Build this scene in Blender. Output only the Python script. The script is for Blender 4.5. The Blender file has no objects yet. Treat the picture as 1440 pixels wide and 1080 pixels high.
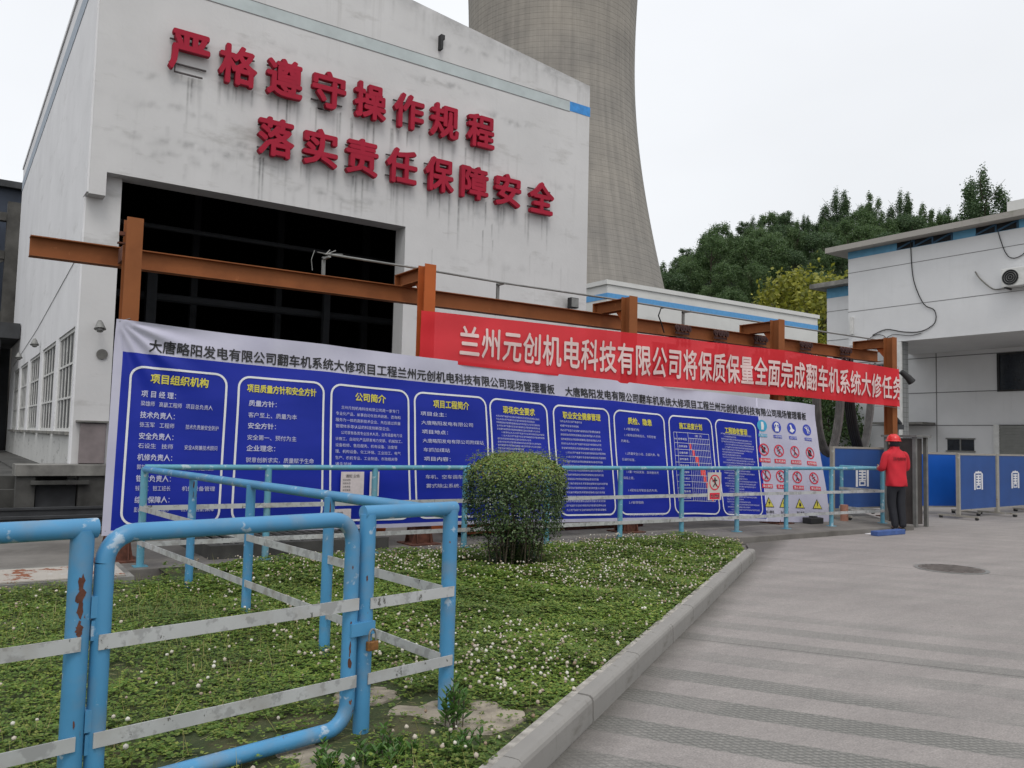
import bpy, math, random
import numpy as np
from mathutils import Vector, Matrix
random.seed(7); RNG = np.random.default_rng(11)
D = bpy.data; SC = bpy.context.scene; COL = SC.collection
PI = math.pi; R = math.radians

# ------------------------------------------------------------------ camera
# world: x runs along the hall's front wall and the steel gantry, y into depth, z up
PITCH, ROLL, HEAD, EYE = .06740, .02340, .97090, 1.5
def camera():
    c = D.cameras.new('camera'); c.sensor_width = 36; c.lens = 1169.39/1440*36
    c.clip_start = .05; c.clip_end = 3000
    o = D.objects.new('camera', c); COL.objects.link(o)
    ca, sa = math.cos(HEAD), math.sin(HEAD)
    M = lambda q: Vector((q[0]*sa+q[1]*ca, -q[0]*ca+q[1]*sa, q[2]))
    F = Vector((0, math.cos(PITCH), math.sin(PITCH))); U = Vector((0, -math.sin(PITCH), math.cos(PITCH))); X = Vector((1, 0, 0))
    X2 = math.cos(ROLL)*X+math.sin(ROLL)*U; U2 = -math.sin(ROLL)*X+math.cos(ROLL)*U
    F, X2, U2 = M(F), M(X2), M(U2)
    m = Matrix((X2, U2, -F)).transposed().to_4x4(); m.translation = (0, 0, EYE)
    o.matrix_world = m; SC.camera = o
camera()

# ------------------------------------------------------------------ light
SUN_EL, SUN_AZ = R(58), R(245)       # azimuth: direction the light comes from, measured from +x
def light():
    w = D.worlds.new('World'); SC.world = w; w.use_nodes = True
    nt = w.node_tree; N = nt.nodes; L = nt.links; N.clear()
    out = N.new('ShaderNodeOutputWorld')
    sky = N.new('ShaderNodeTexSky'); sky.sky_type = 'NISHITA'; sky.sun_disc = False
    sky.sun_elevation = SUN_EL; sky.sun_rotation = R(90)-SUN_AZ; sky.air_density = 1.5; sky.dust_density = 4
    hsv = N.new('ShaderNodeHueSaturation'); hsv.inputs['Saturation'].default_value = .25
    L.new(sky.outputs[0], hsv.inputs['Color'])
    b1 = N.new('ShaderNodeBackground'); b1.inputs[1].default_value = .05; L.new(hsv.outputs[0], b1.inputs[0])
    tc = N.new('ShaderNodeTexCoord'); sep = N.new('ShaderNodeSeparateXYZ'); L.new(tc.outputs['Generated'], sep.inputs[0])
    mr = N.new('ShaderNodeMapRange'); L.new(sep.outputs[2], mr.inputs[0])
    mr.inputs[1].default_value = 0; mr.inputs[2].default_value = 1; mr.inputs[3].default_value = .69; mr.inputs[4].default_value = .90
    nz = N.new('ShaderNodeTexNoise'); nz.inputs['Scale'].default_value = 1.6; nz.inputs['Detail'].default_value = 4
    mp = N.new('ShaderNodeMapping'); mp.inputs['Scale'].default_value = (1, 1, 2.2); L.new(tc.outputs['Generated'], mp.inputs[0]); L.new(mp.outputs[0], nz.inputs[0])
    m2 = N.new('ShaderNodeMapRange'); L.new(nz.outputs[0], m2.inputs[0]); m2.inputs[1].default_value = .3; m2.inputs[2].default_value = .7; m2.inputs[3].default_value = .93; m2.inputs[4].default_value = 1.06
    mul = N.new('ShaderNodeMath'); mul.operation = 'MULTIPLY'; L.new(mr.outputs[0], mul.inputs[0]); L.new(m2.outputs[0], mul.inputs[1])
    b2 = N.new('ShaderNodeBackground'); b2.inputs[0].default_value = (.965, .985, 1.02, 1); L.new(mul.outputs[0], b2.inputs[1])
    add = N.new('ShaderNodeAddShader'); L.new(b1.outputs[0], add.inputs[0]); L.new(b2.outputs[0], add.inputs[1]); L.new(add.outputs[0], out.inputs[0])
    s = D.lights.new('sun', 'SUN'); s.energy = .85; s.angle = R(20); s.color = (1, .97, .93)
    o = D.objects.new('sun', s); COL.objects.link(o)
    d = Vector((math.cos(SUN_EL)*math.cos(SUN_AZ), math.cos(SUN_EL)*math.sin(SUN_AZ), math.sin(SUN_EL)))
    o.rotation_euler = d.to_track_quat('Z', 'Y').to_euler(); o.location = (0, 0, 30)
    v = SC.view_settings; v.view_transform = 'Standard'; v.look = 'None'; v.exposure = 0; v.gamma = 1; v.use_curve_mapping = False
    SC.cycles.max_bounces = 6; SC.cycles.diffuse_bounces = 3; SC.cycles.transparent_max_bounces = 12
light()

# ------------------------------------------------------------------ materials
def nodes(name):
    m = D.materials.new(name); m.use_nodes = True; nt = m.node_tree
    return m, nt.nodes, nt.links, nt.nodes['Principled BSDF']
def noise(N, L, scale, detail=5, rough=.55, stretch=(1, 1, 1), coord='Object'):
    tc = N.new('ShaderNodeTexCoord'); mp = N.new('ShaderNodeMapping'); mp.inputs['Scale'].default_value = stretch
    n = N.new('ShaderNodeTexNoise'); n.inputs['Scale'].default_value = scale; n.inputs['Detail'].default_value = detail; n.inputs['Roughness'].default_value = rough
    L.new(tc.outputs[coord], mp.inputs[0]); L.new(mp.outputs[0], n.inputs[0]); return n.outputs[0]
def ramp(N, L, src, stops):
    r = N.new('ShaderNodeValToRGB'); L.new(src, r.inputs[0]); e = r.color_ramp.elements
    while len(e) < len(stops): e.new(.5)
    for i, (p, c) in enumerate(stops):
        e[i].position = p; e[i].color = (*c, 1) if len(c) == 3 else c
    return r.outputs[0]
def mix(N, L, f, a, b, mode='MIX'):
    m = N.new('ShaderNodeMix'); m.data_type = 'RGBA'; m.blend_type = mode
    for s, v in ((0, f), (6, a), (7, b)):
        if isinstance(v, (int, float)): m.inputs[s].default_value = v
        elif isinstance(v, tuple): m.inputs[s].default_value = (*v, 1)
        else: L.new(v, m.inputs[s])
    return m.outputs[2]
def mth(N, L, op, a, b=0., c=None):
    m = N.new('ShaderNodeMath'); m.operation = op
    for i, v in enumerate((a, b, c)):
        if v is None: continue
        if isinstance(v, (int, float)): m.inputs[i].default_value = v
        else: L.new(v, m.inputs[i])
    return m.outputs[0]
def bump(N, L, P, h, strength=.3, dist=.01):
    b = N.new('ShaderNodeBump'); b.inputs['Strength'].default_value = strength; b.inputs['Distance'].default_value = dist
    L.new(h, b.inputs['Height']); L.new(b.outputs[0], P.inputs['Normal'])
def M_plain(name, c, rough=.6, metal=0, var=.12, scale=6, bmp=0, stretch=(1, 1, 1)):
    m, N, L, P = nodes(name)
    n = noise(N, L, scale, stretch=stretch)
    a = tuple(x*(1-var) for x in c); b = tuple(min(1, x*(1+var)) for x in c)
    L.new(ramp(N, L, n, [(.3, a), (.7, b)]), P.inputs['Base Color'])
    P.inputs['Roughness'].default_value = rough; P.inputs['Metallic'].default_value = metal
    if bmp: bump(N, L, P, noise(N, L, scale*6), bmp, .006)
    return m
def M_paint(name, c, chip=(.16, .06, .03), chips=.66, dirt=(.25, .22, .18), dirtf=.35, rough=.42, scale=9, worn=(.55, .6, .62), wornf=.62):
    "painted steel with chalky worn spots, rust chips and dirt"
    m, N, L, P = nodes(name)
    base = ramp(N, L, noise(N, L, scale*.4), [(.3, tuple(x*.86 for x in c)), (.7, tuple(x*1.08 for x in c))])
    d = noise(N, L, scale*1.3, 6, .6)
    f1 = ramp(N, L, d, [(wornf, (0, 0, 0)), (wornf+.05, (1, 1, 1))])
    base = mix(N, L, mth(N, L, 'MULTIPLY', f1, .55), base, worn)
    f0 = ramp(N, L, noise(N, L, scale*.7, 3), [(.5, (0, 0, 0)), (.8, (1, 1, 1))])
    base = mix(N, L, mth(N, L, 'MULTIPLY', f0, dirtf), base, dirt)
    r = noise(N, L, scale*1.5, 9, .7, stretch=(1, 1, .6))
    f2 = ramp(N, L, r, [(chips, (0, 0, 0)), (chips+.012, (1, 1, 1))])
    base = mix(N, L, f2, base, chip)
    L.new(base, P.inputs['Base Color']); P.inputs['Roughness'].default_value = rough; P.inputs['Specular IOR Level'].default_value = .5 if rough < .5 else .15
    bump(N, L, P, mth(N, L, 'MULTIPLY', f2, -1.), .5, .003)
    return m
def M_wall(name, c=(.62, .62, .61), dirt=(.30, .29, .27), amount=.55, stainattr=False, streak=.5, base_dirt=None, scale=1.):
    "weathered white render: blotches, rain streaks, hairline relief"
    m, N, L, P = nodes(name)
    b = ramp(N, L, noise(N, L, .7*scale, 6, .6), [(.3, tuple(x*.9 for x in c)), (.65, c)])
    f = ramp(N, L, noise(N, L, 1.1*scale, 9, .7, (.5, .5, 1.6)), [(.56, (0, 0, 0)), (.74, (1, 1, 1))])
    b = mix(N, L, mth(N, L, 'MULTIPLY', f, amount), b, dirt)
    s = ramp(N, L, noise(N, L, 5*scale, 5, .6, (1, 1, .05)), [(.58, (0, 0, 0)), (.75, (1, 1, 1))])
    g = ramp(N, L, noise(N, L, .5*scale, 3), [(.45, (0, 0, 0)), (.65, (1, 1, 1))])
    b = mix(N, L, mth(N, L, 'MULTIPLY', mth(N, L, 'MULTIPLY', s, g), streak), b, tuple(x*.9 for x in dirt))
    if stainattr:
        at = N.new('ShaderNodeAttribute'); at.attribute_name = 'stain'
        k = ramp(N, L, noise(N, L, 9, 5), [(.3, (.45, .45, .45)), (.6, (1, 1, 1))])
        b = mix(N, L, mth(N, L, 'MULTIPLY', at.outputs['Fac'], k), b, (.035, .035, .035))
    L.new(b, P.inputs['Base Color']); P.inputs['Roughness'].default_value = .9
    bump(N, L, P, noise(N, L, 14, 6), .25, .01)
    return m
def M_leaf(name, c1, c2, c3=None, trans=.25, rough=.55, scale=.0):
    m, N, L, P = nodes(name)
    g = N.new('ShaderNodeNewGeometry')
    st = [(0, c1), (.6, c2)] + ([(1, c3)] if c3 else [])
    c = ramp(N, L, g.outputs['Random Per Island'], st)
    if scale:
        n = noise(N, L, scale, 3)
        c = mix(N, L, ramp(N, L, n, [(.35, (0, 0, 0)), (.65, (1, 1, 1))]), mix(N, L, 1., c, (.72, .74, .7), 'MULTIPLY'), mix(N, L, 1., c, (1.2, 1.2, 1.0), 'MULTIPLY'))
    L.new(c, P.inputs['Base Color']); P.inputs['Roughness'].default_value = rough
    t = N.new('ShaderNodeBsdfTranslucent'); L.new(c, t.inputs[0])
    mx = N.new('ShaderNodeMixShader'); mx.inputs[0].default_value = trans
    L.new(P.outputs[0], mx.inputs[1]); L.new(t.outputs[0], mx.inputs[2]); L.new(mx.outputs[0], N['Material Output'].inputs[0])
    return m

m_rail = M_paint('light_blue_paint', (.065, .25, .45), chips=.66, wornf=.62, dirtf=.5)
m_railfar = M_paint('aged_blue_paint', (.10, .30, .40), chips=.68, wornf=.58)
m_bar = M_paint('white_flaking_paint', (.42, .43, .43), chip=(.13, .13, .12), chips=.64, dirtf=.55, worn=(.22, .22, .22), wornf=.52, rough=.7)
m_orange = M_paint('orange_primer', (.25, .088, .032), chips=.76, dirtf=.5, dirt=(.15, .05, .02), worn=(.42, .17, .07), wornf=.66, scale=5, rough=.6)
m_orange2 = M_paint('bright_orange_primer', (.40, .10, .028), chips=.78, dirtf=.4, dirt=(.2, .06, .02), worn=(.5, .2, .08), wornf=.68, scale=5, rough=.6)
m_rust = M_plain('brown_rust', (.10, .036, .022), .9, var=.5, scale=12, bmp=.4)
m_facade = M_wall('stained_white_render', (.58, .575, .57), amount=.75, stainattr=True)
m_side = M_wall('white_render_side', (.74, .74, .75), amount=.35, streak=.35)
m_clean = M_wall('clean_white_render', (.70, .705, .71), amount=.15, streak=.2, dirt=(.4, .39, .37))
m_mid = M_wall('mid_white_render', (.60, .60, .58), amount=.3, streak=.3)
m_band = M_plain('blue_band_paint', (.11, .31, .48), .7, var=.12, scale=3)
m_faded = M_plain('faded_grey_band', (.44, .49, .49), .85, var=.1, scale=2.5)
m_groove = M_plain('dark_joint', (.20, .20, .20), .9)
m_conc = M_plain('grey_concrete', (.19, .185, .17), .92, var=.4, scale=3, bmp=.4)
m_concd = M_plain('dark_dirty_concrete', (.055, .054, .05), .95, var=.5, scale=2.5, bmp=.5)
m_kerb = M_wall('kerb_concrete', (.25, .24, .224), amount=.75, streak=.6, dirt=(.13, .12, .10), scale=4)
m_black = M_plain('interior_shade_black', (.014, .015, .017), .95, var=.4, scale=2)  # near-black base colour: the shade of interiors is put into it
m_soot = M_plain('sooty_steel', (.04, .042, .045), .8, var=.4, scale=2)
m_navy = M_plain('dark_blue_sheet', (.02, .03, .05), .6, var=.3, scale=1.5)
m_glass = M_plain('dusty_glass', (.13, .135, .135), .3, var=.6, scale=1.3)
m_dglass = M_plain('dark_glass', (.012, .016, .024), .15, var=.3)
m_frame = M_plain('white_window_frame', (.62, .62, .60), .6)
m_red = M_paint('red_letter_paint', (.34, .014, .036), chip=(.2, .02, .03), chips=.8, dirtf=.25, dirt=(.2, .02, .03), worn=(.5, .08, .1), wornf=.7, rough=.55, scale=4)
m_ldark = M_plain('letter_back_frame', (.06, .05, .05), .8)
m_metal = M_plain('grey_steel', (.22, .22, .21), .5, .5, var=.2)
m_dark = M_plain('dark_rubber', (.02, .02, .021), .7, var=.3)
m_cabg = M_plain('grey_flat_cable', (.13, .125, .12), .7, var=.3, scale=8)
m_trunk = M_plain('bark', (.07, .055, .04), .95, var=.3, scale=8, bmp=.6)
m_panelb = M_plain('blue_steel_panel', (.022, .075, .26), .5, var=.12, scale=2)
m_panelb2 = M_plain('bright_blue_panel', (.006, .09, .42), .45, var=.08, scale=2)
m_postw = M_paint('weathered_panel_post', (.33, .31, .27), chips=.62, chip=(.16, .09, .05))
m_white = M_plain('white_print', (.72, .72, .74), .6, var=.04)
m_yellow = M_plain('yellow_print', (.62, .55, .08), .6, var=.05)
m_blackp = M_plain('black_print', (.02, .02, .022), .7, var=.05)
m_cyanp = M_plain('cyan_print', (.05, .35, .55), .6, var=.05)
m_teal = M_plain('teal_print', (.10, .48, .50), .6, var=.05)
m_redp = M_plain('red_print', (.62, .02, .05), .6, var=.05)
m_bluep = M_plain('royal_blue_print', (.035, .06, .42), .6, var=.05)
m_pale = M_plain('pale_pink_print', (.66, .50, .48), .7, var=.06)
m_lav = M_plain('pale_lavender_print', (.50, .50, .66), .6, var=.05)
m_pink = M_plain('paper', (.62, .55, .55), .8, var=.08, scale=20)

def m_cloth():
    m, N, L, P = nodes('white_banner_cloth')
    c = ramp(N, L, noise(N, L, 1.2, 4), [(.3, (.43, .42, .53)), (.7, (.54, .53, .63))]); L.new(c, P.inputs['Base Color'])
    P.inputs['Roughness'].default_value = .6; P.inputs['Specular IOR Level'].default_value = .3; return m
def m_clothb():
    m, N, L, P = nodes('blue_banner_print')
    c = ramp(N, L, noise(N, L, 1.6, 4, .5, (.5, 1, 1.6)), [(.35, (.004, .018, .28)), (.7, (.012, .026, .36))]); L.new(c, P.inputs['Base Color'])
    P.inputs['Roughness'].default_value = .42; P.inputs['Specular IOR Level'].default_value = .3; return m
def m_redcloth():
    m, N, L, P = nodes('red_banner_cloth')
    c = ramp(N, L, noise(N, L, 1.2, 3), [(.3, (.56, .010, .018)), (.7, (.66, .014, .026))]); L.new(c, P.inputs['Base Color'])
    P.inputs['Roughness'].default_value = .7
    t = N.new('ShaderNodeBsdfTransparent'); t.inputs[0].default_value = (1, .25, .28, 1); mx = N.new('ShaderNodeMixShader'); mx.inputs[0].default_value = .16
    L.new(P.outputs[0], mx.inputs[1]); L.new(t.outputs[0], mx.inputs[2]); L.new(mx.outputs[0], N['Material Output'].inputs[0]); return m
m_bw, m_bb, m_rc = m_cloth(), m_clothb(), m_redcloth()

def m_roadmat():
    m, N, L, P = nodes('brushed_concrete_road')
    tc = N.new('ShaderNodeTexCoord'); mp = N.new('ShaderNodeMapping'); mp.vector_type = 'TEXTURE'; mp.inputs['Rotation'].default_value = (0, 0, .5675)
    L.new(tc.outputs['Object'], mp.inputs[0]); sp = N.new('ShaderNodeSeparateXYZ'); L.new(mp.outputs[0], sp.inputs[0])
    u, v = sp.outputs[0], sp.outputs[1]                       # u along the kerb, v across the road
    wob = mth(N, L, 'MULTIPLY', mth(N, L, 'SUBTRACT', noise(N, L, .5, 3), .5), .07)
    ph = mth(N, L, 'FRACT', mth(N, L, 'DIVIDE', mth(N, L, 'SUBTRACT', mth(N, L, 'ADD', u, wob), 4.27), .56))
    band = ramp(N, L, ph, [(.0, (0, 0, 0)), (.025, (1, 1, 1)), (.475, (1, 1, 1)), (.50, (0, 0, 0))])
    patch = ramp(N, L, noise(N, L, .55, 5), [(.38, (.25, .25, .25)), (.52, (1, 1, 1))])
    wear = N.new('ShaderNodeMapRange'); L.new(mth(N, L, 'ADD', u, mth(N, L, 'MULTIPLY', mth(N, L, 'SUBTRACT', noise(N, L, .45, 4), .5), 3.)), wear.inputs[0]); wear.inputs[1].default_value = 5.6; wear.inputs[2].default_value = 8.2; wear.inputs[3].default_value = 1; wear.inputs[4].default_value = .28
    band = mth(N, L, 'MULTIPLY', mth(N, L, 'MULTIPLY', band, patch), wear.outputs[0])
    base = ramp(N, L, noise(N, L, .35, 8, .62), [(.3, (.235, .217, .207)), (.5, (.29, .266, .253)), (.72, (.325, .30, .285))])
    sx = noise(N, L, 1.4, 7, .65, (.45, 1.5, 1))
    base = mix(N, L, .5, base, ramp(N, L, sx, [(.3, (.155, .143, .136)), (.7, (.30, .272, .255))]))
    base = mix(N, L, mth(N, L, 'MULTIPLY', band, .5), base, (.16, .165, .15))
    # rolled diamond pattern in the bands
    a = mth(N, L, 'SINE', mth(N, L, 'MULTIPLY', mth(N, L, 'ADD', u, mth(N, L, 'MULTIPLY', v, .55)), 150.))
    b = mth(N, L, 'SINE', mth(N, L, 'MULTIPLY', mth(N, L, 'SUBTRACT', u, mth(N, L, 'MULTIPLY', v, .55)), 150.))
    h = mth(N, L, 'MULTIPLY', mth(N, L, 'MAXIMUM', a, b), band)
    base = mix(N, L, mth(N, L, 'MULTIPLY', mth(N, L, 'POWER', mth(N, L, 'MAXIMUM', h, 0.), 2.), .75), base, (.085, .09, .08))
    # saw-cut joints every 5 m both ways
    for src, per, off in ((u, 5.2, .2346),):
        f = mth(N, L, 'ABSOLUTE', mth(N, L, 'SUBTRACT', mth(N, L, 'FRACT', mth(N, L, 'ADD', mth(N, L, 'DIVIDE', mth(N, L, 'ADD', src, mth(N, L, 'MULTIPLY', wob, .06)), per), off)), .5))
        k = mth(N, L, 'LESS_THAN', f, .0016)
        base = mix(N, L, mth(N, L, 'MULTIPLY', k, .7), base, (.07, .065, .06))
    gut = N.new('ShaderNodeMapRange'); L.new(mth(N, L, 'ADD', v, mth(N, L, 'MULTIPLY', mth(N, L, 'SUBTRACT', noise(N, L, 3, 5), .5), .25)), gut.inputs[0]); gut.inputs[1].default_value = 1.10; gut.inputs[2].default_value = 1.35; gut.inputs[3].default_value = 0; gut.inputs[4].default_value = .75
    base = mix(N, L, gut.outputs[0], base, (.075, .07, .06))
    grit = noise(N, L, 90, 2)
    base = mix(N, L, .5, base, ramp(N, L, grit, [(.3, (.55, .55, .55)), (.7, (1.4, 1.4, 1.4))]), 'MULTIPLY')
    fine = noise(N, L, 22, 4, .7); base = mix(N, L, .5, base, ramp(N, L, fine, [(.35, (.8, .8, .8)), (.65, (1.16, 1.16, 1.15))]), 'MULTIPLY')
    spots = ramp(N, L, noise(N, L, 7, 2), [(.74, (0, 0, 0)), (.78, (1, 1, 1))])
    base = mix(N, L, mth(N, L, 'MULTIPLY', spots, .35), base, (.1, .09, .08))
    L.new(base, P.inputs['Base Color']); P.inputs['Roughness'].default_value = .88
    bump(N, L, P, mth(N, L, 'ADD', mth(N, L, 'MULTIPLY', h, -.6), mth(N, L, 'MULTIPLY', grit, .4)), .5, .006)
    return m
def m_groundmat():
    m, N, L, P = nodes('worn_yard_concrete')
    b = ramp(N, L, noise(N, L, 1.1, 8, .65), [(.3, (.085, .078, .07)), (.5, (.15, .14, .127)), (.75, (.21, .195, .178))])
    b = mix(N, L, ramp(N, L, noise(N, L, .5, 5), [(.5, (0, 0, 0)), (.7, (.7, .7, .7))]), b, (.06, .055, .05))
    L.new(b, P.inputs['Base Color']); P.inputs['Roughness'].default_value = .93; bump(N, L, P, noise(N, L, 20, 6), .5, .01); return m
def m_soil():
    m, N, L, P = nodes('mossy_soil')
    b = ramp(N, L, noise(N, L, 3.5, 8, .7), [(.3, (.022, .036, .010)), (.5, (.040, .056, .016)), (.64, (.075, .068, .03)), (.77, (.13, .10, .06))])
    L.new(b, P.inputs['Base Color']); P.inputs['Roughness'].default_value = 1; bump(N, L, P, noise(N, L, 40, 6), .8, .02); return m
m_road, m_ground, m_soilm = m_roadmat(), m_groundmat(), m_soil()

# ------------------------------------------------------------------ building blocks
def origin(o):
    v = Vector((0, 0, 0))
    while o is not None: v = v+o.location; o = o.parent
    return v
def mk(name, verts, faces, mats, parent=None, smooth=False, mi=None):
    me = D.meshes.new(name); off = origin(parent)
    if not isinstance(mats, (list, tuple)): mats = [mats]
    if isinstance(verts, np.ndarray) and isinstance(faces, np.ndarray):
        vv = verts-np.array(off); nf, k = faces.shape
        me.vertices.add(len(vv)); me.vertices.foreach_set('co', vv.astype(np.float32).ravel())
        me.loops.add(nf*k); me.loops.foreach_set('vertex_index', faces.astype(np.int32).ravel())
        me.polygons.add(nf); me.polygons.foreach_set('loop_start', np.arange(0, nf*k, k, dtype=np.int32))
        me.update(calc_edges=True)
    else:
        me.from_pydata([(v[0]-off.x, v[1]-off.y, v[2]-off.z) for v in verts], [], [tuple(f) for f in faces])
    for m in mats: me.materials.append(m)
    if mi is not None: me.polygons.foreach_set('material_index', np.array(mi, dtype=np.int32))
    if smooth: me.polygons.foreach_set('use_smooth', np.ones(len(me.polygons), dtype=bool))
    me.update(); me.validate()
    o = D.objects.new(name, me); COL.objects.link(o); o.parent = parent
    return o
def tag(o, label=None, cat=None, group=None, kind=None):
    if label: o['label'] = label
    if cat: o['category'] = cat
    if group: o['group'] = group
    if kind: o['kind'] = kind
    return o
def empty(name, loc, label=None, cat=None, group=None, kind=None):
    o = D.objects.new(name, None); COL.objects.link(o); o.location = loc; o.empty_display_size = .2
    return tag(o, label, cat, group, kind)
def inst(name, mesh, parent, loc=(0, 0, 0), rz=0, world=True):
    o = D.objects.new(name, mesh); COL.objects.link(o); o.parent = parent
    o.location = Vector(loc)-(origin(parent) if world else Vector((0, 0, 0))); o.rotation_euler = (0, 0, rz); return o
def copy_tree(o, parent=None):
    c = o.copy(); COL.objects.link(c); c.parent = parent
    for ch in list(o.children): copy_tree(ch, c)
    return c
class MB:
    def __init__(s): s.v = []; s.f = []; s.m = []; s.k = 0
    def box(s, x0, x1, y0, y1, z0, z1):
        b = len(s.v); s.v += [(x0, y0, z0), (x1, y0, z0), (x1, y1, z0), (x0, y1, z0), (x0, y0, z1), (x1, y0, z1), (x1, y1, z1), (x0, y1, z1)]
        for q in ((0, 3, 2, 1), (4, 5, 6, 7), (0, 1, 5, 4), (1, 2, 6, 5), (2, 3, 7, 6), (3, 0, 4, 7)): s.f.append([b+i for i in q]); s.m.append(s.k)
        return s
    def slab(s, A, B, w, z0, z1):
        "upright box from A to B in plan, w thick"
        a = Vector(A[:2]); b = Vector(B[:2]); d = (b-a).normalized(); n = Vector((-d.y, d.x))*w/2
        P = [a-n, b-n, b+n, a+n]; k = len(s.v)
        s.v += [(p.x, p.y, z0) for p in P]+[(p.x, p.y, z1) for p in P]
        for q in ((0, 3, 2, 1), (4, 5, 6, 7), (0, 1, 5, 4), (1, 2, 6, 5), (2, 3, 7, 6), (3, 0, 4, 7)): s.f.append([k+i for i in q]); s.m.append(s.k)
        return s
    def beam(s, A, B, w, h):
        A = Vector(A); B = Vector(B); d = (B-A).normalized(); up = Vector((0, 0, 1)) if abs(d.z) < .95 else Vector((0, 1, 0))
        n = d.cross(up).normalized(); u = n.cross(d).normalized(); k = len(s.v)
        for c in (A, B):
            for i, j in ((-1, -1), (1, -1), (1, 1), (-1, 1)): s.v.append(tuple(c+n*i*w/2+u*j*h/2))
        for q in ((0, 1, 2, 3), (7, 6, 5, 4), (0, 4, 5, 1), (1, 5, 6, 2), (2, 6, 7, 3), (3, 7, 4, 0)): s.f.append([k+i for i in q]); s.m.append(s.k)
        return s
    def tube(s, pts, r, n=12, cap=True, r2=None):
        pts = [Vector(p) for p in pts]; k = len(s.v); m = len(pts); prev = None
        for i, p in enumerate(pts):
            d = (pts[min(i+1, m-1)]-pts[max(i-1, 0)]).normalized()
            if prev is None:
                a = Vector((0, 0, 1)) if abs(d.z) < .9 else Vector((1, 0, 0)); prev = d.cross(a).normalized()
            u = (prev-d*prev.dot(d)).normalized(); prev = u; w = d.cross(u)
            rr = r if r2 is None else r+(r2-r)*i/(m-1)
            for j in range(n):
                t = 2*PI*j/n; s.v.append(tuple(p+u*math.cos(t)*rr+w*math.sin(t)*rr))
        for i in range(m-1):
            for j in range(n): s.f.append([k+i*n+j, k+i*n+(j+1) % n, k+(i+1)*n+(j+1) % n, k+(i+1)*n+j]); s.m.append(s.k)
        if cap:
            s.f.append([k+j for j in range(n)][::-1]); s.f.append([k+(m-1)*n+j for j in range(n)]); s.m += [s.k]*2
        return s
    def poly(s, pts, z0, z1):
        "extruded plan polygon (counter-clockwise)"
        k = len(s.v); n = len(pts); s.v += [(p[0], p[1], z0) for p in pts]+[(p[0], p[1], z1) for p in pts]
        s.f += [[k+i for i in range(n)][::-1], [k+n+i for i in range(n)]]; s.m += [s.k]*2
        for i in range(n): s.f.append([k+i, k+(i+1) % n, k+n+(i+1) % n, k+n+i]); s.m.append(s.k)
        return s
    def build(s, name, mats, parent=None, smooth=False):
        o = mk(name, s.v, s.f, mats, parent, mi=s.m)
        if smooth: autosmooth(o)
        return o
def autosmooth(o, ang=40):
    me = o.data; me.polygons.foreach_set('use_smooth', np.ones(len(me.polygons), dtype=bool)); me.set_sharp_from_angle(angle=R(ang))
def bevel(o, w=.01, seg=2):
    b = o.modifiers.new('bevel', 'BEVEL'); b.width = w; b.segments = seg; b.limit_method = 'ANGLE'; b.angle_limit = R(40); return o
_tc = {}
def glyphs(body, bold=0., res=2, extrude=0.):
    "flat outline of a line of writing as (verts Nx3, faces), one em high, starting at x=0"
    key = (body, bold, res, extrude)
    if bold > 0:            # heavier strokes: several thin layers of the same outline, each shifted a little
        v0, f0 = glyphs(body, 0, res, extrude); v = []; f = []; b = bold
        sh = [(0, 0), (b, 0), (-b, 0), (0, b), (0, -b)]+([(b*.7, b*.7), (-b*.7, b*.7), (b*.7, -b*.7), (-b*.7, -b*.7)] if bold > .025 else [])
        for i, (dx, dy) in enumerate(sh):
            k = len(v); v += [(p[0]+dx, p[1]+dy, p[2]+(i*.004+.0004)*(1 if extrude == 0 or p[2] > 0 else 0)) for p in v0]; f += [tuple(j+k for j in q) for q in f0]
        return v, f
    if key not in _tc:
        c = D.curves.new('t', 'FONT'); c.body = body; c.resolution_u = res; c.extrude = extrude
        o = D.objects.new('t', c); COL.objects.link(o); dg = bpy.context.evaluated_depsgraph_get()
        m = D.meshes.new_from_object(o.evaluated_get(dg))
        _tc[key] = ([tuple(v.co) for v in m.vertices], [tuple(p.vertices) for p in m.polygons])
        D.objects.remove(o); D.curves.remove(c); D.meshes.remove(m)
    return _tc[key]

# ------------------------------------------------------------------ ground, road, kerb
K0 = Vector((2.39, 3.13)); KD = Vector((6.59, 4.20)).normalized(); KN = Vector((-KD.y, KD.x))   # kerb line and its inward normal
def kp(s, t=0): p = K0+KD*s+KN*t; return (p.x, p.y)
g = MB(); g.v = [(-900, -900, -.03), (900, -900, -.03), (900, 900, -.03), (-900, 900, -.03)]; g.f = [[0, 1, 2, 3]]; g.m = [0]
tag(g.build('ground', m_ground), kind='structure')
r_ = MB(); kl = 7.82
r_.v = [(*p, 0.) for p in [(-8, -60), (90, -60), (90, 26), (17.2, 26), (17.2, 11), (15.3, 9.0), (10.3, 8.6), kp(kl, -.0), kp(-7, -.0), (-8, -2)]]
r_.f = [list(range(len(r_.v)))]; r_.m = [0]
tag(r_.build('road', m_road), kind='structure')
yd = MB(); yd.v = [(17.2, 26, -.004), (60, 26, -.004), (60, 90, -.004), (17.2, 90, -.004)]; yd.f = [[0, 1, 2, 3]]; yd.m = [0]
tag(yd.build('yard', m_ground), kind='structure')
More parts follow.
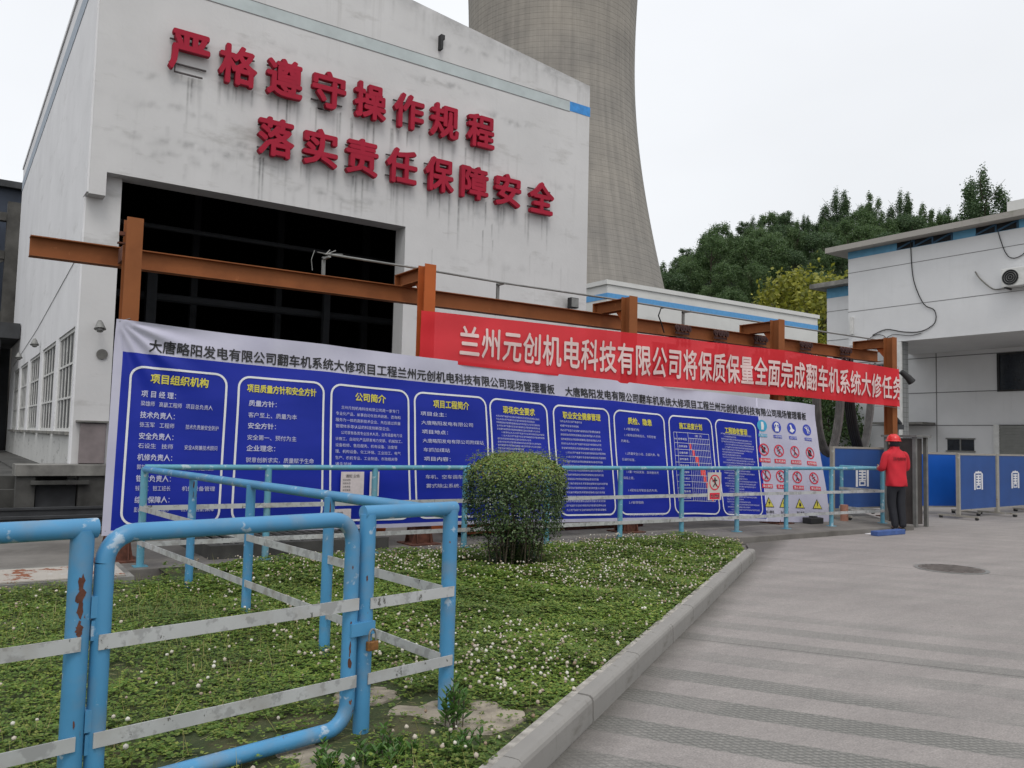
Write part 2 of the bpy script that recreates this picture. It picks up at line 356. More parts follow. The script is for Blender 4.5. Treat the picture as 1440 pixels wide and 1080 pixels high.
# raised apron under the gantry
ap = MB().poly([(-8, 9.05), (2.0, 9.3), (9.6, 9.25), (10.3, 8.66), (15.1, 8.66), (15.3, 9.2), (17.2, 11.2), (17.2, 12.6), (-8, 12.6)], -.03, .09)
tag(bevel(ap.build('apron', m_ground), .012), kind='structure')
kb = empty('kerb', (K0.x, K0.y, 0), kind='structure')
def kerb_mesh(L_):
    prof = [(0, -.05), (.004, .105), (.010, .122), (.024, .134), (.045, .137), (.094, .139), (.100, .13), (.100, -.05)]
    v = []; f = []; n = len(prof)
    for a in (0.006, L_-.006):
        for t, z in prof: v.append((a, t, z))
    for i in range(n-1): f.append([i, i+1, n+i+1, n+i][::-1])
    f.append(list(range(n))); f.append([n+i for i in range(n)][::-1])
    return v, f
ang = math.atan2(KD.y, KD.x); s0 = -6.9; i = 0
lens = [1.0]*20
while s0 < kl-.3:
    L_ = min(1.0 if i % 5 else .8, kl-s0)
    v, f = kerb_mesh(L_); o = mk('kerb_stone', v, f, m_kerb); o.parent = kb; p = kp(s0+random.uniform(-.002, .002), random.uniform(-.004, .004))
    o.location = (p[0]-K0.x, p[1]-K0.y, random.uniform(-.004, .004)); o.rotation_euler = (random.uniform(-.008, .008), 0, ang+random.uniform(-.003, .003)); s0 += L_; i += 1
cs = MB(); P0 = kp(-7, .107); P1 = kp(kl-.02, .107); P2 = kp(kl-.02, .150); P3 = kp(-7, .165)
cs.poly([P0, P1, P2, P3], -.02, .118); cs.build('mortar_strip', M_plain('rough_mortar', (.33, .31, .28), .95, var=.4, scale=14, bmp=1.), kb)
# manhole
mh = empty('manhole_cover', (10.66, 5.63, 0), 'round dark iron manhole cover set in the concrete road', 'manhole cover')
b = MB(); b.tube([(10.66, 5.63, -.02), (10.66, 5.63, .006)], .43, 40); b.build('rim', m_metal, mh)
b = MB(); b.tube([(10.66, 5.63, -.02), (10.66, 5.63, .010)], .38, 40)
for a in range(-3, 4):
    w = math.sqrt(.33**2-(a*.1)**2) if abs(a*.1) < .33 else 0
    if w > .05: b.box(10.66+a*.1-.02, 10.66+a*.1+.02, 5.63-w, 5.63+w, .008, .016)
b.build('lid', M_plain('worn_iron', (.12, .105, .095), .8, var=.3), mh)

# ------------------------------------------------------------------ lawn
lawn_poly = [kp(-7, .155), kp(kl-.02, .14), (9.75, 8.25), (9.6, 9.22), (2.0, 9.27), (1.9, 8.75), (1.72, 8.6), (-8, 8.45), (-8, -.5)]
def inside(x, y, poly):
    c = np.zeros(len(x), bool); n = len(poly)
    for i in range(n):
        (x1, y1), (x2, y2) = poly[i], poly[(i+1) % n]
        k = ((y1 > y) != (y2 > y)) & (x < (x2-x1)*(y-y1)/(y2-y1+1e-12)+x1); c ^= k
    return c
def fbm(x, y, s, seed=0):
    rs = np.random.default_rng(seed); o = 0
    for k in range(7):
        a = rs.uniform(0, 6.28); f = s*(1.0+.55*k); o = o+np.sin(f*(x*math.cos(a)+y*math.sin(a))+rs.uniform(0, 6.28)+1.3*np.sin(f*.7*(y*math.cos(a)-x*math.sin(a))))/(1+.5*k)
    return o/3
def lawn_z(x, y): return .075+.018*fbm(x, y, 1.7, 3)
nx, ny = 180, 110
gx, gy = np.meshgrid(np.linspace(-8, 10, nx), np.linspace(-1, 9.3, ny)); V = np.stack([gx.ravel(), gy.ravel(), lawn_z(gx.ravel(), gy.ravel())], 1)
idx = np.arange(nx*ny).reshape(ny, nx); F4 = np.stack([idx[:-1, :-1].ravel(), idx[:-1, 1:].ravel(), idx[1:, 1:].ravel(), idx[1:, :-1].ravel()], 1)
cen = V[F4].mean(1); F4 = F4[inside(cen[:, 0], cen[:, 1], lawn_poly)]
tag(mk('lawn_soil', V, F4, m_soilm, smooth=True), kind='structure')
m_clov = M_leaf('clover_leaf', (.070, .140, .018), (.140, .230, .034), (.27, .30, .07), trans=.3, rough=.6, scale=1.1)
m_dry = M_leaf('dry_grass_blade', (.14, .22, .03), (.27, .28, .07), (.46, .37, .20), trans=.25)
bare = [(.9, 5.4, .16), (1.5, 6.2, .12), (.3, 7.2, .22), (1.2, 8.2, .3), (3.3, 6.3, .10), (4.4, 7.6, .14), (1.95, 3.95, .42), (2.35, 3.55, .33), (1.2, 3.75, .35), (1.55, 3.55, .25), (2.0, 8.9, .5), (5.3, 7.9, .45)]
def scatter(n, left=1.0, xr=(-5, 10), yr=(0, 9.3), poly=lawn_poly):
    x = RNG.uniform(*xr, n); y = RNG.uniform(*yr, n); k = inside(x, y, poly)
    for bx, by, br in bare: k &= (np.hypot(x-bx, y-by) > br*(1+.4*np.sin(7*np.arctan2(y-by, x-bx)))) | (RNG.random(n) < .10)
    # only where the frame (with a margin) can see
    dz = x*.565+y*.825; dx = x*.825-y*.565
    k &= (dz > 1.2) & (np.abs(dx) < dz*.85+1.2)
    k &= RNG.random(n) < np.where(x < 1.9, left, 1.0)
    return x[k], y[k]
def leaflets(x, y, z, size, tilt, per=3, yaw=None, aspect=1.0):
    n = len(x); yaw = RNG.uniform(0, 6.28, n) if yaw is None else yaw; V = []; 
    for j in range(per):
        a = yaw+j*2*PI/per+RNG.normal(0, .15, n); ca, sa = np.cos(a), np.sin(a); t = np.clip(RNG.normal(tilt, .35, n), -.6, 1.3); ct, st = np.cos(t), np.sin(t)
        w = size*.46*aspect
        def pt(l, s): return np.stack([x+ca*l*ct*size-sa*s*w, y+sa*l*ct*size+ca*s*w, z+l*st*size*.55], 1)
        V.append(np.stack([pt(.05, 0), pt(.55, 1), pt(1.05, 0), pt(.55, -1)], 1))
    V = np.concatenate(V, 0).reshape(-1, 3); return V, np.arange(len(V)).reshape(-1, 4)
def clover():
    x, y = scatter(520000, .66)
    d = x*.565+y*.825; keep = RNG.random(len(x)) < np.clip(5.5/d, .42, 1.0)
    x, y, d = x[keep], y[keep], d[keep]
    z = lawn_z(x, y)+RNG.uniform(.003, .085, len(x))**1.0*np.clip(.65+.75*fbm(x, y, 3.1, 5), .15, 1.5)*np.where(x < 1.9, .7, 1)
    size = RNG.uniform(.013, .025, len(x))*np.clip(d/5.5, 1, 1.6)
    V, F = leaflets(x, y, z, size, .32)
    tag(mk('clover', V, F, m_clov), 'low green clover leaves covering the lawn inside the kerb', 'clover', kind='stuff')
    x, y = scatter(60000, 1.0); k = RNG.random(len(x)) < np.where(x < 1.9, 1, .4)*np.clip(.5+.8*fbm(x, y, 1.3, 8), .08, 1); x, y = x[k], y[k]; n = len(x)
    z = lawn_z(x, y); h = RNG.uniform(.05, .16, n); a = RNG.uniform(0, 6.28, n); lx = RNG.normal(0, .04, n); ly = RNG.normal(0, .04, n); w = RNG.uniform(.0012, .0028, n)
    V = np.stack([np.stack([x-np.cos(a)*w, y-np.sin(a)*w, z], 1), np.stack([x+np.cos(a)*w, y+np.sin(a)*w, z], 1), np.stack([x+lx, y+ly, z+h], 1)], 1).reshape(-1, 3)
    tag(mk('dry_grass', V, np.arange(len(V)).reshape(-1, 3), m_dry), 'thin yellowish grass blades and dry straw among the clover', 'grass', kind='stuff')
    # flower heads
    x, y = scatter(29000, .24); k = RNG.random(len(x)) < np.clip(.42+.7*fbm(x, y, .9, 21)+.25*(x > 5), .04, 1); x, y = x[k], y[k]; n = len(x)
    z = lawn_z(x, y)+RNG.uniform(.055, .10, n); r = RNG.uniform(.005, .0135, n)
    ph = (1+5**.5)/2; ico = np.array([(-1, ph, 0), (1, ph, 0), (-1, -ph, 0), (1, -ph, 0), (0, -1, ph), (0, 1, ph), (0, -1, -ph), (0, 1, -ph), (ph, 0, -1), (ph, 0, 1), (-ph, 0, -1), (-ph, 0, 1)])/1.9
    icf = np.array([(0, 11, 5), (0, 5, 1), (0, 1, 7), (0, 7, 10), (0, 10, 11), (1, 5, 9), (5, 11, 4), (11, 10, 2), (10, 7, 6), (7, 1, 8), (3, 9, 4), (3, 4, 2), (3, 2, 6), (3, 6, 8), (3, 8, 9), (4, 9, 5), (2, 4, 11), (6, 2, 10), (8, 6, 7), (9, 8, 1)])
    V = np.stack([x, y, z], 1)[:, None, :]+ico[None]*r[:, None, None]*RNG.uniform(.75, 1.2, (n, 12, 1)); F = icf[None]+(np.arange(n)*12)[:, None, None]
    m_fl = M_leaf('clover_flower', (.30, .21, .14), (.60, .54, .45), (.76, .74, .66), trans=.2, rough=.8)
    tag(mk('clover_flowers', V.reshape(-1, 3), F.reshape(-1, 3), m_fl), 'small whitish pink clover flower heads dotted over the lawn', 'flowers', kind='stuff')
clover()
# bare concrete patches round the gate posts
def patch(name, cx, cy, r, z, label, seed):
    rs = random.Random(seed); n = 26; pts = [(cx+math.cos(2*PI*i/n)*r*rs.uniform(.72, 1.15), cy+math.sin(2*PI*i/n)*r*rs.uniform(.6, .95)) for i in range(n)]
    tag(bevel(MB().poly(pts, .03, z).build(name, M_plain('crumbly_sand_concrete', (.27, .235, .185), .95, var=.35, scale=9, bmp=.8)), .012), label, 'concrete footing')
patch('concrete_footing', 2.22, 3.72, .40, .086, 'crumbling sandy concrete footing round the gate corner post', 3)
patch('concrete_footing', 1.62, 3.62, .33, .082, 'pale sandy concrete footing under the gate latch post', 5)
patch('concrete_footing', 2.0, 4.25, .20, .096, 'small broken concrete lump in the clover behind the short rail', 9)

# ------------------------------------------------------------------ railings
def rail_run(name, pts, post_pts, label, mat, top=1.10, bars=(.70, .345), r=.033, rp=.035, side=-1, base=.0, bw=.052, top_ext=0., plates=False):
    root = empty(name, (pts[0][0], pts[0][1], 0), label, 'railing')
    A = Vector(pts[0]); B = Vector(pts[1]); d = (B-A).normalized(); n = Vector((-d.y, d.x))*side
    b = MB(); e = d*top_ext; b.tube([(A.x-e.x, A.y-e.y, top), (B.x+e.x, B.y+e.y, top)], r, 14)
    b.build('top_rail', mat, root, True)
    for p in post_pts:
        zb = base(p) if callable(base) else base
        m = MB(); m.tube([(p[0], p[1], zb), (p[0], p[1], top-.006)], rp, 14); po = m.build('post', mat, root, True)
        if plates: MB().box(p[0]-.07, p[0]+.07, p[1]-.06, p[1]+.06, zb, zb+.012).build('base_plate', mat, po)
    for z in bars:
        o = n*(rp+.004); m = MB(); m.slab((A.x+o.x, A.y+o.y), (B.x+o.x, B.y+o.y), .006, z-bw/2, z+bw/2); m.build('flat_bar', m_bar, root)
    return root
fz = lambda p: .088
px_far = [1.8, 3.11, 4.42, 5.70, 7.02, 8.35, 9.60, 10.85, 12.08, 13.32]
fy = lambda x: 9.45-.30*(x-1.8)/13.1
rail_run('long_railing', [(1.8, 9.45), (14.87, 9.15)], [(x, fy(x)) for x in px_far]+[(14.87, 9.15)], 'long blue railing with two white flat bars in front of the blue notice banner', m_railfar, top=1.125, bars=(.70, .325), base=fz, plates=True, side=-1, r=.031, rp=.038)
rail_run('side_railing', [(1.8, 9.42), (2.27, 3.87)], [(1.97, 8.1), (2.03, 6.55), (2.13, 5.2)], 'blue side railing crossing the clover lawn from the gate to the banner', m_rail, top=1.105, bars=(.70, .35), base=lambda p: .05, side=-1, r=.033, rp=.036)
GA, GB = Vector((1.745, 3.768)), Vector((2.27, 3.87))
rail_run('gate_side_railing', [tuple(GA), tuple(GB)], [tuple(GA), tuple(GB)], 'short blue railing between the padlocked gate post and the corner post', m_rail, top=1.13, bars=(.70, .345), base=lambda p: .02, side=-1, r=.036, rp=.040, top_ext=.03)
GD = (GB-GA).normalized()
lp = GA-GD*1.305; le = GA-GD*4.2
rail_run('left_railing', [tuple(le), tuple(lp)], [tuple(lp), tuple(lp-GD*1.6)], 'blue railing end with a chipped rusty post, left of the gate', m_rail, top=1.13, bars=(.71, .35), base=lambda p: .02, side=-1, r=.038, rp=.042, top_ext=.05)
rail_run('return_railing', [(14.87, 9.19), (14.87, 10.05)], [(14.87, 10.02)], 'short blue return railing running back from the person', m_railfar, top=1.125, bars=(.70, .325), base=fz, side=1)
def gate():
    root = empty('gate', (lp.x, lp.y, 0), 'closed blue tubular gate leaf with rounded corners and two white bars', 'gate')
    a, c = lp+GD*.085, GA-GD*.085; W = (c-a).length; zt, zb, rc = 1.105, .13, .11; pts = []
    def P(s, z): q = a+GD*s; return (q.x, q.y, z)
    for cx, cz, t0 in ((rc, zt-rc, 180), (W-rc, zt-rc, 90), (W-rc, zb+rc, 0), (rc, zb+rc, -90)):
        for k in range(7): t = R(t0-90*k/6); pts.append(P(cx+rc*math.cos(t), cz+rc*math.sin(t)))
    pts.append(pts[0]); MB().tube(pts, .036, 16, cap=False).build('frame', m_rail, root, True)
    n = Vector((-GD.y, GD.x))*-1
    for z in (.705, .345):
        o = n*.040; q0 = a+o+GD*.0; q1 = c+o; MB().slab(q0-GD*.02, q1+GD*.02, .006, z-.028, z+.028).build('flat_bar', m_bar, root)
    for z in (.80, .38):
        h = MB(); q = lp+GD*.043; h.slab(q-GD*.006, q+GD*.055, .05, z-.005, z+.075); h.slab(q-GD*.0, q+GD*.05, .04, z-.09, z-.015); h.build('hinge', m_rail, root)
    l = MB(); q = c; l.slab(q-GD*.02+n*.02, q+GD*.115+n*.02, .055, .555, .615); l.build('latch', m_rail, root)
    pl = empty('padlock', (GA.x+n.x*.06-.01, GA.y+n.y*.06, .5), 'small rusty brass padlock hanging on the gate latch', 'padlock')
    q = GA+n*.075-GD*.005; b = MB(); b.slab(q-GD*.03, q+GD*.03, .026, .485, .53); bevel(b.build('body', M_plain('brass_rust', (.22, .10, .03), .5, .4, var=.4, scale=30), pl), .005)
    sh = [(q.x+GD.x*.02*math.cos(t), q.y+GD.y*.02*math.cos(t), .53+.035*math.sin(t)+.02*(0 < t < PI)) for t in [PI*k/8 for k in range(9)]]
    MB().tube(sh, .005, 8).build('shackle', m_metal, pl)
    # rust patch of bare steel on the post left of the gate (peeled paint edge)
gate()
# peeled-paint scars: bare rusty steel showing as thin flakes standing just off the tube
def scar(parent_pt, z, w, h, seed, rp=.0425, face=None):
    rs = random.Random(seed); face = math.atan2(-parent_pt[1], -parent_pt[0]) if face is None else face
    n = 14; v = [(0, 0)]; 
    for i in range(n):
        t = 2*PI*i/n; v.append((math.cos(t)*w*rs.uniform(.35, 1), math.sin(t)*h*rs.uniform(.5, 1)))
    V = [(parent_pt[0]+math.cos(face+a/rp)*rp, parent_pt[1]+math.sin(face+a/rp)*rp, z+c) for a, c in v]
    return V, [(0, i+1, (i+1) % n+1) for i in range(n)]
for host, p, L2 in (('left_railing', lp, [(.93, .017, .045, 1), (.885, .022, .04, 11), (.845, .016, .05, 4), (.775, .010, .03, 2), (.765, .022, .022, 7), (.745, .014, .02, 5), (.42, .007, .02, 8)]), ('gate_side_railing', GA, [(.82, .006, .02, 3)])):
    h = [o for o in D.objects if o.name.startswith('post') and o.parent and o.parent.name == host and abs((origin(o.parent)-Vector((0, 0, 0))).x) < 99]
    V = []; F = []
    for z, w, hh, sd in L2:
        v, f = scar((p.x, p.y), z, w, hh, sd, rp=.0428 if host[0] == 'l' else .0408, face=math.atan2(-p.y, -p.x)+.15); k = len(V); V += v; F += [tuple(i+k for i in q) for q in f]
    mk('rust_patch', V, F, m_rust, D.objects[host])
def rust_on(host, p, specs, rp, off=.15):
    for z, w, hh, sd in specs:
        v, f = scar(p, z, w, hh, sd, rp=rp, face=math.atan2(-p[1], -p[0])+off); mk('rust_patch', v, f, m_rust, D.objects[host])
q_ = GA-GD*.085-GD*.0
rust_on('gate', (q_.x-GD.x*.0, q_.y), [(.50, .006, .05, 21), (.435, .011, .035, 22), (.62, .005, .012, 23), (1.0-.12, .004, .010, 24)], .0372)
rust_on('side_railing', (2.13, 5.2), [(1.0, .006, .09, 25), (.93, .012, .03, 26)], .0372)
rust_on('side_railing', (1.97, 8.1), [(1.02, .008, .05, 27), (.93, .006, .04, 28)], .0372)
for s_, k_ in ((.25, 31), (.5, 32), (.62, 33), (.8, 34)):      # flakes along the underside of the gate's top tube
    rr_ = random.Random(k_); A_ = lp+GD*(.085+s_*1.1); V = []; n_ = 10
    for i in range(n_):
        t = 2*PI*i/n_; u_ = math.cos(t)*rr_.uniform(.03, .09); w_ = math.sin(t)*rr_.uniform(.05, .3); an = R(-118)+w_
        V.append((A_.x+GD.x*u_+GD.y*math.cos(an)*-.0368*-1, A_.y+GD.y*u_-GD.x*math.cos(an)*-.0368*-1, 1.105+.0368*math.sin(an)))
    mk('rust_patch', V, [tuple(range(n_))], m_rust, D.objects['gate'])

# ------------------------------------------------------------------ gantry
gy0 = 9.96; gx = [1.647+3.716*k for k in range(5)]
GR = empty('steel_gantry', (gx[0], gy0, 0), 'long orange steel gantry of five posts carrying an I-beam above the banners', 'gantry')
def hcol(x, mat, top=3.86):
    b = MB(); w = .085
    b.box(x-w, x+w, gy0-.10, gy0-.088, .09, top); b.box(x-w, x+w, gy0+.088, gy0+.10, .09, top); b.box(x-.006, x+.006, gy0-.088, gy0+.088, .09, top)
    c = b.build('column', mat, GR)
    f = MB()
    for sy in (-1, 1):          # flared foot plates
        yy = gy0+sy*.108; k = len(f.v); f.v += [(x-.16, yy-.006, .09), (x+.16, yy-.006, .09), (x+.095, yy-.006, .46), (x-.095, yy-.006, .46), (x-.16, yy+.006, .09), (x+.16, yy+.006, .09), (x+.095, yy+.006, .46), (x-.095, yy+.006, .46)]
        for q in ((0, 1, 2, 3), (7, 6, 5, 4), (0, 4, 5, 1), (1, 5, 6, 2), (2, 6, 7, 3), (3, 7, 4, 0)): f.f.append([k+i for i in q]); f.m.append(0)
    for sx in (-1, 1):
        k = len(f.v); xx = x+sx*.10; f.v += [(xx-.006, gy0-.17, .09), (xx-.006, gy0+.17, .09), (xx-.006, gy0+.1, .4), (xx-.006, gy0-.1, .4), (xx+.006, gy0-.17, .09), (xx+.006, gy0+.17, .09), (xx+.006, gy0+.1, .4), (xx+.006, gy0-.1, .4)]
        for q in ((0, 1, 2, 3), (7, 6, 5, 4), (0, 4, 5, 1), (1, 5, 6, 2), (2, 6, 7, 3), (3, 7, 4, 0)): f.f.append([k+i for i in q]); f.m.append(0)
    f.box(x-.22, x+.22, gy0-.22, gy0+.22, .09, .108)
    f.build('foot', m_rust, c)
    return c
for k, x in enumerate(gx):
    c = hcol(x, m_orange2 if k == 1 else m_orange, 3.86)
    if k:
        b = MB(); b.box(x-.08, x+.08, gy0+.1, 10.78, 3.828, 3.84); b.box(x-.08, x+.08, gy0+.1, 10.78, 3.652, 3.664); b.box(x-.005, x+.005, gy0+.1, 10.78, 3.664, 3.828)
        b.box(x-.08, x+.08, 10.774, 10.79, 3.652, 3.84); b.build('arm', m_orange, c)
        g = MB(); g.v = [(x-.012, gy0+.1, 3.40), (x-.012, gy0+.1, 3.652), (x-.012, gy0+.32, 3.652), (x+.012, gy0+.1, 3.40), (x+.012, gy0+.1, 3.652), (x+.012, gy0+.32, 3.652)]
        g.f = [[0, 1, 2], [5, 4, 3], [0, 2, 5, 3], [0, 3, 4, 1], [1, 4, 5, 2]]; g.m = [0]*5; g.build('gusset', m_orange2, c)
    else:
        b = MB(); b.box(x-.05, x+.05, gy0+.1, 10.56, 3.45, 3.62); b.box(x-.14, x-.085, gy0-.03, gy0+.03, 3.66, 3.70); b.box(x-.16, x-.085, gy0-.06, gy0, 3.56, 3.575); b.build('bracket', m_rust, c)
b = MB(); X0, X1 = .70, 17.1; yb = 10.62
b.box(X0, X1, yb-.075, yb+.075, 3.638, 3.65); b.box(X0, X1, yb-.075, yb+.075, 3.42, 3.432); b.box(X0, X1, yb-.006, yb+.006, 3.432, 3.638); b.build('beam', m_orange, GR)
b = MB()
pts = [(4.12, 10.40, 3.905), (5.36, 10.40, 3.90), (6.95, 10.40, 3.875), (9.1, 10.4, 3.885), (10.95, 10.4, 3.87), (12.8, 10.4, 3.87), (16.7, 10.4, 3.87)]
b.tube(pts, .016, 8)
cd = b.build('conduit', m_metal, GR, True)
for x in (4.12, 6.93, 10.95):
    q = MB(); q.box(x-.02, x+.02, 10.56, 10.60, 3.65, 3.9); q.box(x-.02, x+.02, 10.38, 10.6, 3.86, 3.885); q.build('conduit_support', m_metal, cd)
q = MB(); rs = random.Random(4)
for k in range(9): q.tube([(4.12+rs.uniform(-.08, .05), 10.4+rs.uniform(-.03, .03), 3.9), (4.12+rs.uniform(-.26, .24), 10.4+rs.uniform(-.05, .05), 3.92+rs.uniform(-.04, .07))], .007, 5)
q.tube([(3.92, 10.4, 3.93), (3.88, 10.4, 3.80), (3.9, 10.4, 3.66)], .005, 5)
q.build('wire_tangle', m_metal, cd)
q = MB(); q.tube([(10.35, 10.4, 3.88), (10.22, 10.4, 3.85), (10.18, 10.42, 3.72), (10.28, 10.45, 3.60), (10.4, 10.5, 3.45)], .012, 7); q.build('drop_cable', m_dark, cd, True)
# cable trolleys
def trolley():
    root = empty('cable_trolley', (10.95, 10.62, 3.42)); S_ = 1.35; m = M_plain('dark_red_trolley', (.045, .016, .014), .7, var=.4, scale=20)
    b = MB(); b.box(10.80, 11.10, 10.53, 10.545, 3.40, 3.43); b.box(10.80, 11.10, 10.695, 10.71, 3.40, 3.43); b.box(10.80, 11.10, 10.53, 10.71, 3.36, 3.375); b.build('carriage', m, root)
    for x in (10.82, 10.92, 10.99, 11.08):
        w = MB(); w.tube([(x, 10.50, 3.475), (x, 10.535, 3.475)], .042, 12); w.tube([(x, 10.49, 3.475), (x, 10.52, 3.475)], .016, 8); w.build('wheel', m, root)
        w = MB(); w.tube([(x, 10.505, 3.36), (x, 10.505, 3.24)], .017, 8); w.tube([(x, 10.505, 3.30), (x, 10.505, 3.27)], .03, 8); w.build('hanger', m, root)
    for ch in root.children:
        for v in ch.data.vertices: v.co = Vector((v.co.x*1.15, v.co.y*1.0-.02, v.co.z*1.45+.07))
    return root
tp = trolley(); TL = ['first dark cable trolley hanging under the beam, farthest left above the red banner', 'second dark cable trolley from the left under the orange beam', 'dark cable trolley beside the fourth gantry post bracket', 'dark cable trolley just right of the fourth gantry post', 'rightmost dark cable trolley under the orange beam']
for k, x in enumerate((10.87, 11.87, 13.0, 14.4, 15.75)):
    o = tp if k == 0 else copy_tree(tp); o.location.x = x; tag(o, TL[k], 'trolley', 'cable trolleys under the gantry beam')
def flat_cable(name, pts, w, mat, label, cat='cable'):
    # bundle of flat cables: several strands side by side
    root = empty(name, pts[0], label, cat)
    P = [Vector(p) for p in pts]; S = []
    for i in range(len(P)-1):
        p0, p1, p2, p3 = P[max(i-1, 0)], P[i], P[i+1], P[min(i+2, len(P)-1)]
        for t in [k/6 for k in range(6)]: S.append(.5*((2*p1)+(-p0+p2)*t+(2*p0-5*p1+4*p2-p3)*t*t+(-p0+3*p1-3*p2+p3)*t*t*t))
    S.append(P[-1])
    for j in range(5):
        o = (j-2)/2*w; b = MB(); b.tube([(s.x+o*.35, s.y+o, s.z+random.uniform(-.004, .004)+.015*abs(j-2)) for s in S], w*.28, 8); b.build('strand', mat, root, True)
flat_cable('grey_cable_loop', [(15.05, 10.75, 3.35), (15.08, 10.75, 2.6), (15.15, 10.75, 1.9), (15.33, 10.75, 1.45), (15.52, 10.75, 1.32), (15.70, 10.75, 1.55), (15.86, 10.75, 2.1), (15.93, 10.75, 2.7), (15.95, 10.75, 3.35)], .10, m_cabg, 'grey bundle of flat cables hanging in a narrow loop beside the banner end')
flat_cable('black_cable_loop', [(16.12, 10.7, 3.4), (16.15, 10.7, 2.6), (16.3, 10.7, 1.9), (16.55, 10.7, 1.35), (16.8, 10.7, 1.0)], .12, m_dark, 'thick black cable limb curving down behind the blue barrier panel')
flat_cable('right_cable_loop', [(17.35, 10.9, 3.4), (17.3, 10.9, 2.6), (17.15, 10.9, 1.9), (16.98, 10.9, 1.4), (16.82, 10.85, .95)], .09, m_cabg, 'grey cable limb hanging close beside the last gantry post')

# ------------------------------------------------------------------ blue notice banner
XT = np.array([1.50, 4.7, 6.0, 9.0, 11.0, 13.72]); ZT = np.array([2.71, 2.61, 2.56, 2.46, 2.40, 2.31])
XB = np.array([1.50, 4.7, 6.0, 10.2, 13.72]); ZB = np.array([.386, .338, .335, .247, .06])
SHX = np.array([1.50, 2.7, 4.0, 6.3, 9.0, 12.0, 13.72]); SHV = np.array([-.03, -.02, .05, .22, .27, .33, .40])
def ban(X, t, off=0.):
    X = np.asarray(X, float); t = np.asarray(t, float)
    zt = np.interp(X, XT, ZT); zb = np.interp(X, XB, ZB)
    for pk in (1.647, 5.363, 9.079, 12.79):      # slight sag between ties along the top
        pass
    zt = zt-.012*np.abs(np.sin((X-1.57)*1.35))
    x = X+np.interp(X, SHX, SHV)*t; z = zt+(zb-zt)*t
    # cloth relief: folds fanning out of the tied corner, soft diagonal waves, ripples at the hem
    r = np.hypot(X-1.50, (t)*2.3); th = np.arctan2(t*2.3, X-1.50)
    d = .020*np.sin(th*17)*np.exp(-((r-.35)/.55)**2)*np.clip(r*4, 0, 1)
    d += .011*np.sin(1.9*(X-.9*t*2.3)+.6)+.007*np.sin(5.2*X-4.1*t*2.3+1.2*np.sin(1.3*X))*(.35+.65*(1-t))
    d += .008*np.sin(9.*(X*.35+t*2.3))*np.exp(-(t/.25)**2)+.006*np.sin(11*X+2)*np.clip((t-.9)*8, 0, 1)
    d += .03*np.exp(-((X-13.72)/.35)**2)*np.sin(t*6)
    return np.stack([x, 9.80+d-off, z], -1)
BN = empty('notice_banner', (1.57, 9.82, 0), 'long white and royal blue printed notice banner tied along the gantry posts', 'banner')
HT = .148; HB = .978; XR = 12.0
def cloth():
    xs = np.unique(np.concatenate([np.arange(1.50, 13.72, .025), [1.585, XR, 13.72]])); ts = np.unique(np.concatenate([np.linspace(0, 1, 90), [HT, HB]]))
    Xg, Tg = np.meshgrid(xs, ts); V = ban(Xg, Tg).reshape(-1, 3); n, m = len(ts), len(xs); I = np.arange(n*m).reshape(n, m)
    F = np.stack([I[:-1, :-1].ravel(), I[1:, :-1].ravel(), I[1:, 1:].ravel(), I[:-1, 1:].ravel()], 1)
    cx = (Xg[:-1, :-1]+Xg[1:, 1:]).ravel()/2; ct = (Tg[:-1, :-1]+Tg[1:, 1:]).ravel()/2
    mi = ((cx > 1.585) & (cx < XR) & (ct > HT) & (ct < HB)).astype(int)
    return mk('cloth', V, F, [m_bw, m_bb], BN, smooth=True, mi=mi)
cloth()
def hgt(X): return float(np.interp(X, XT, ZT)-np.interp(X, XB, ZB))
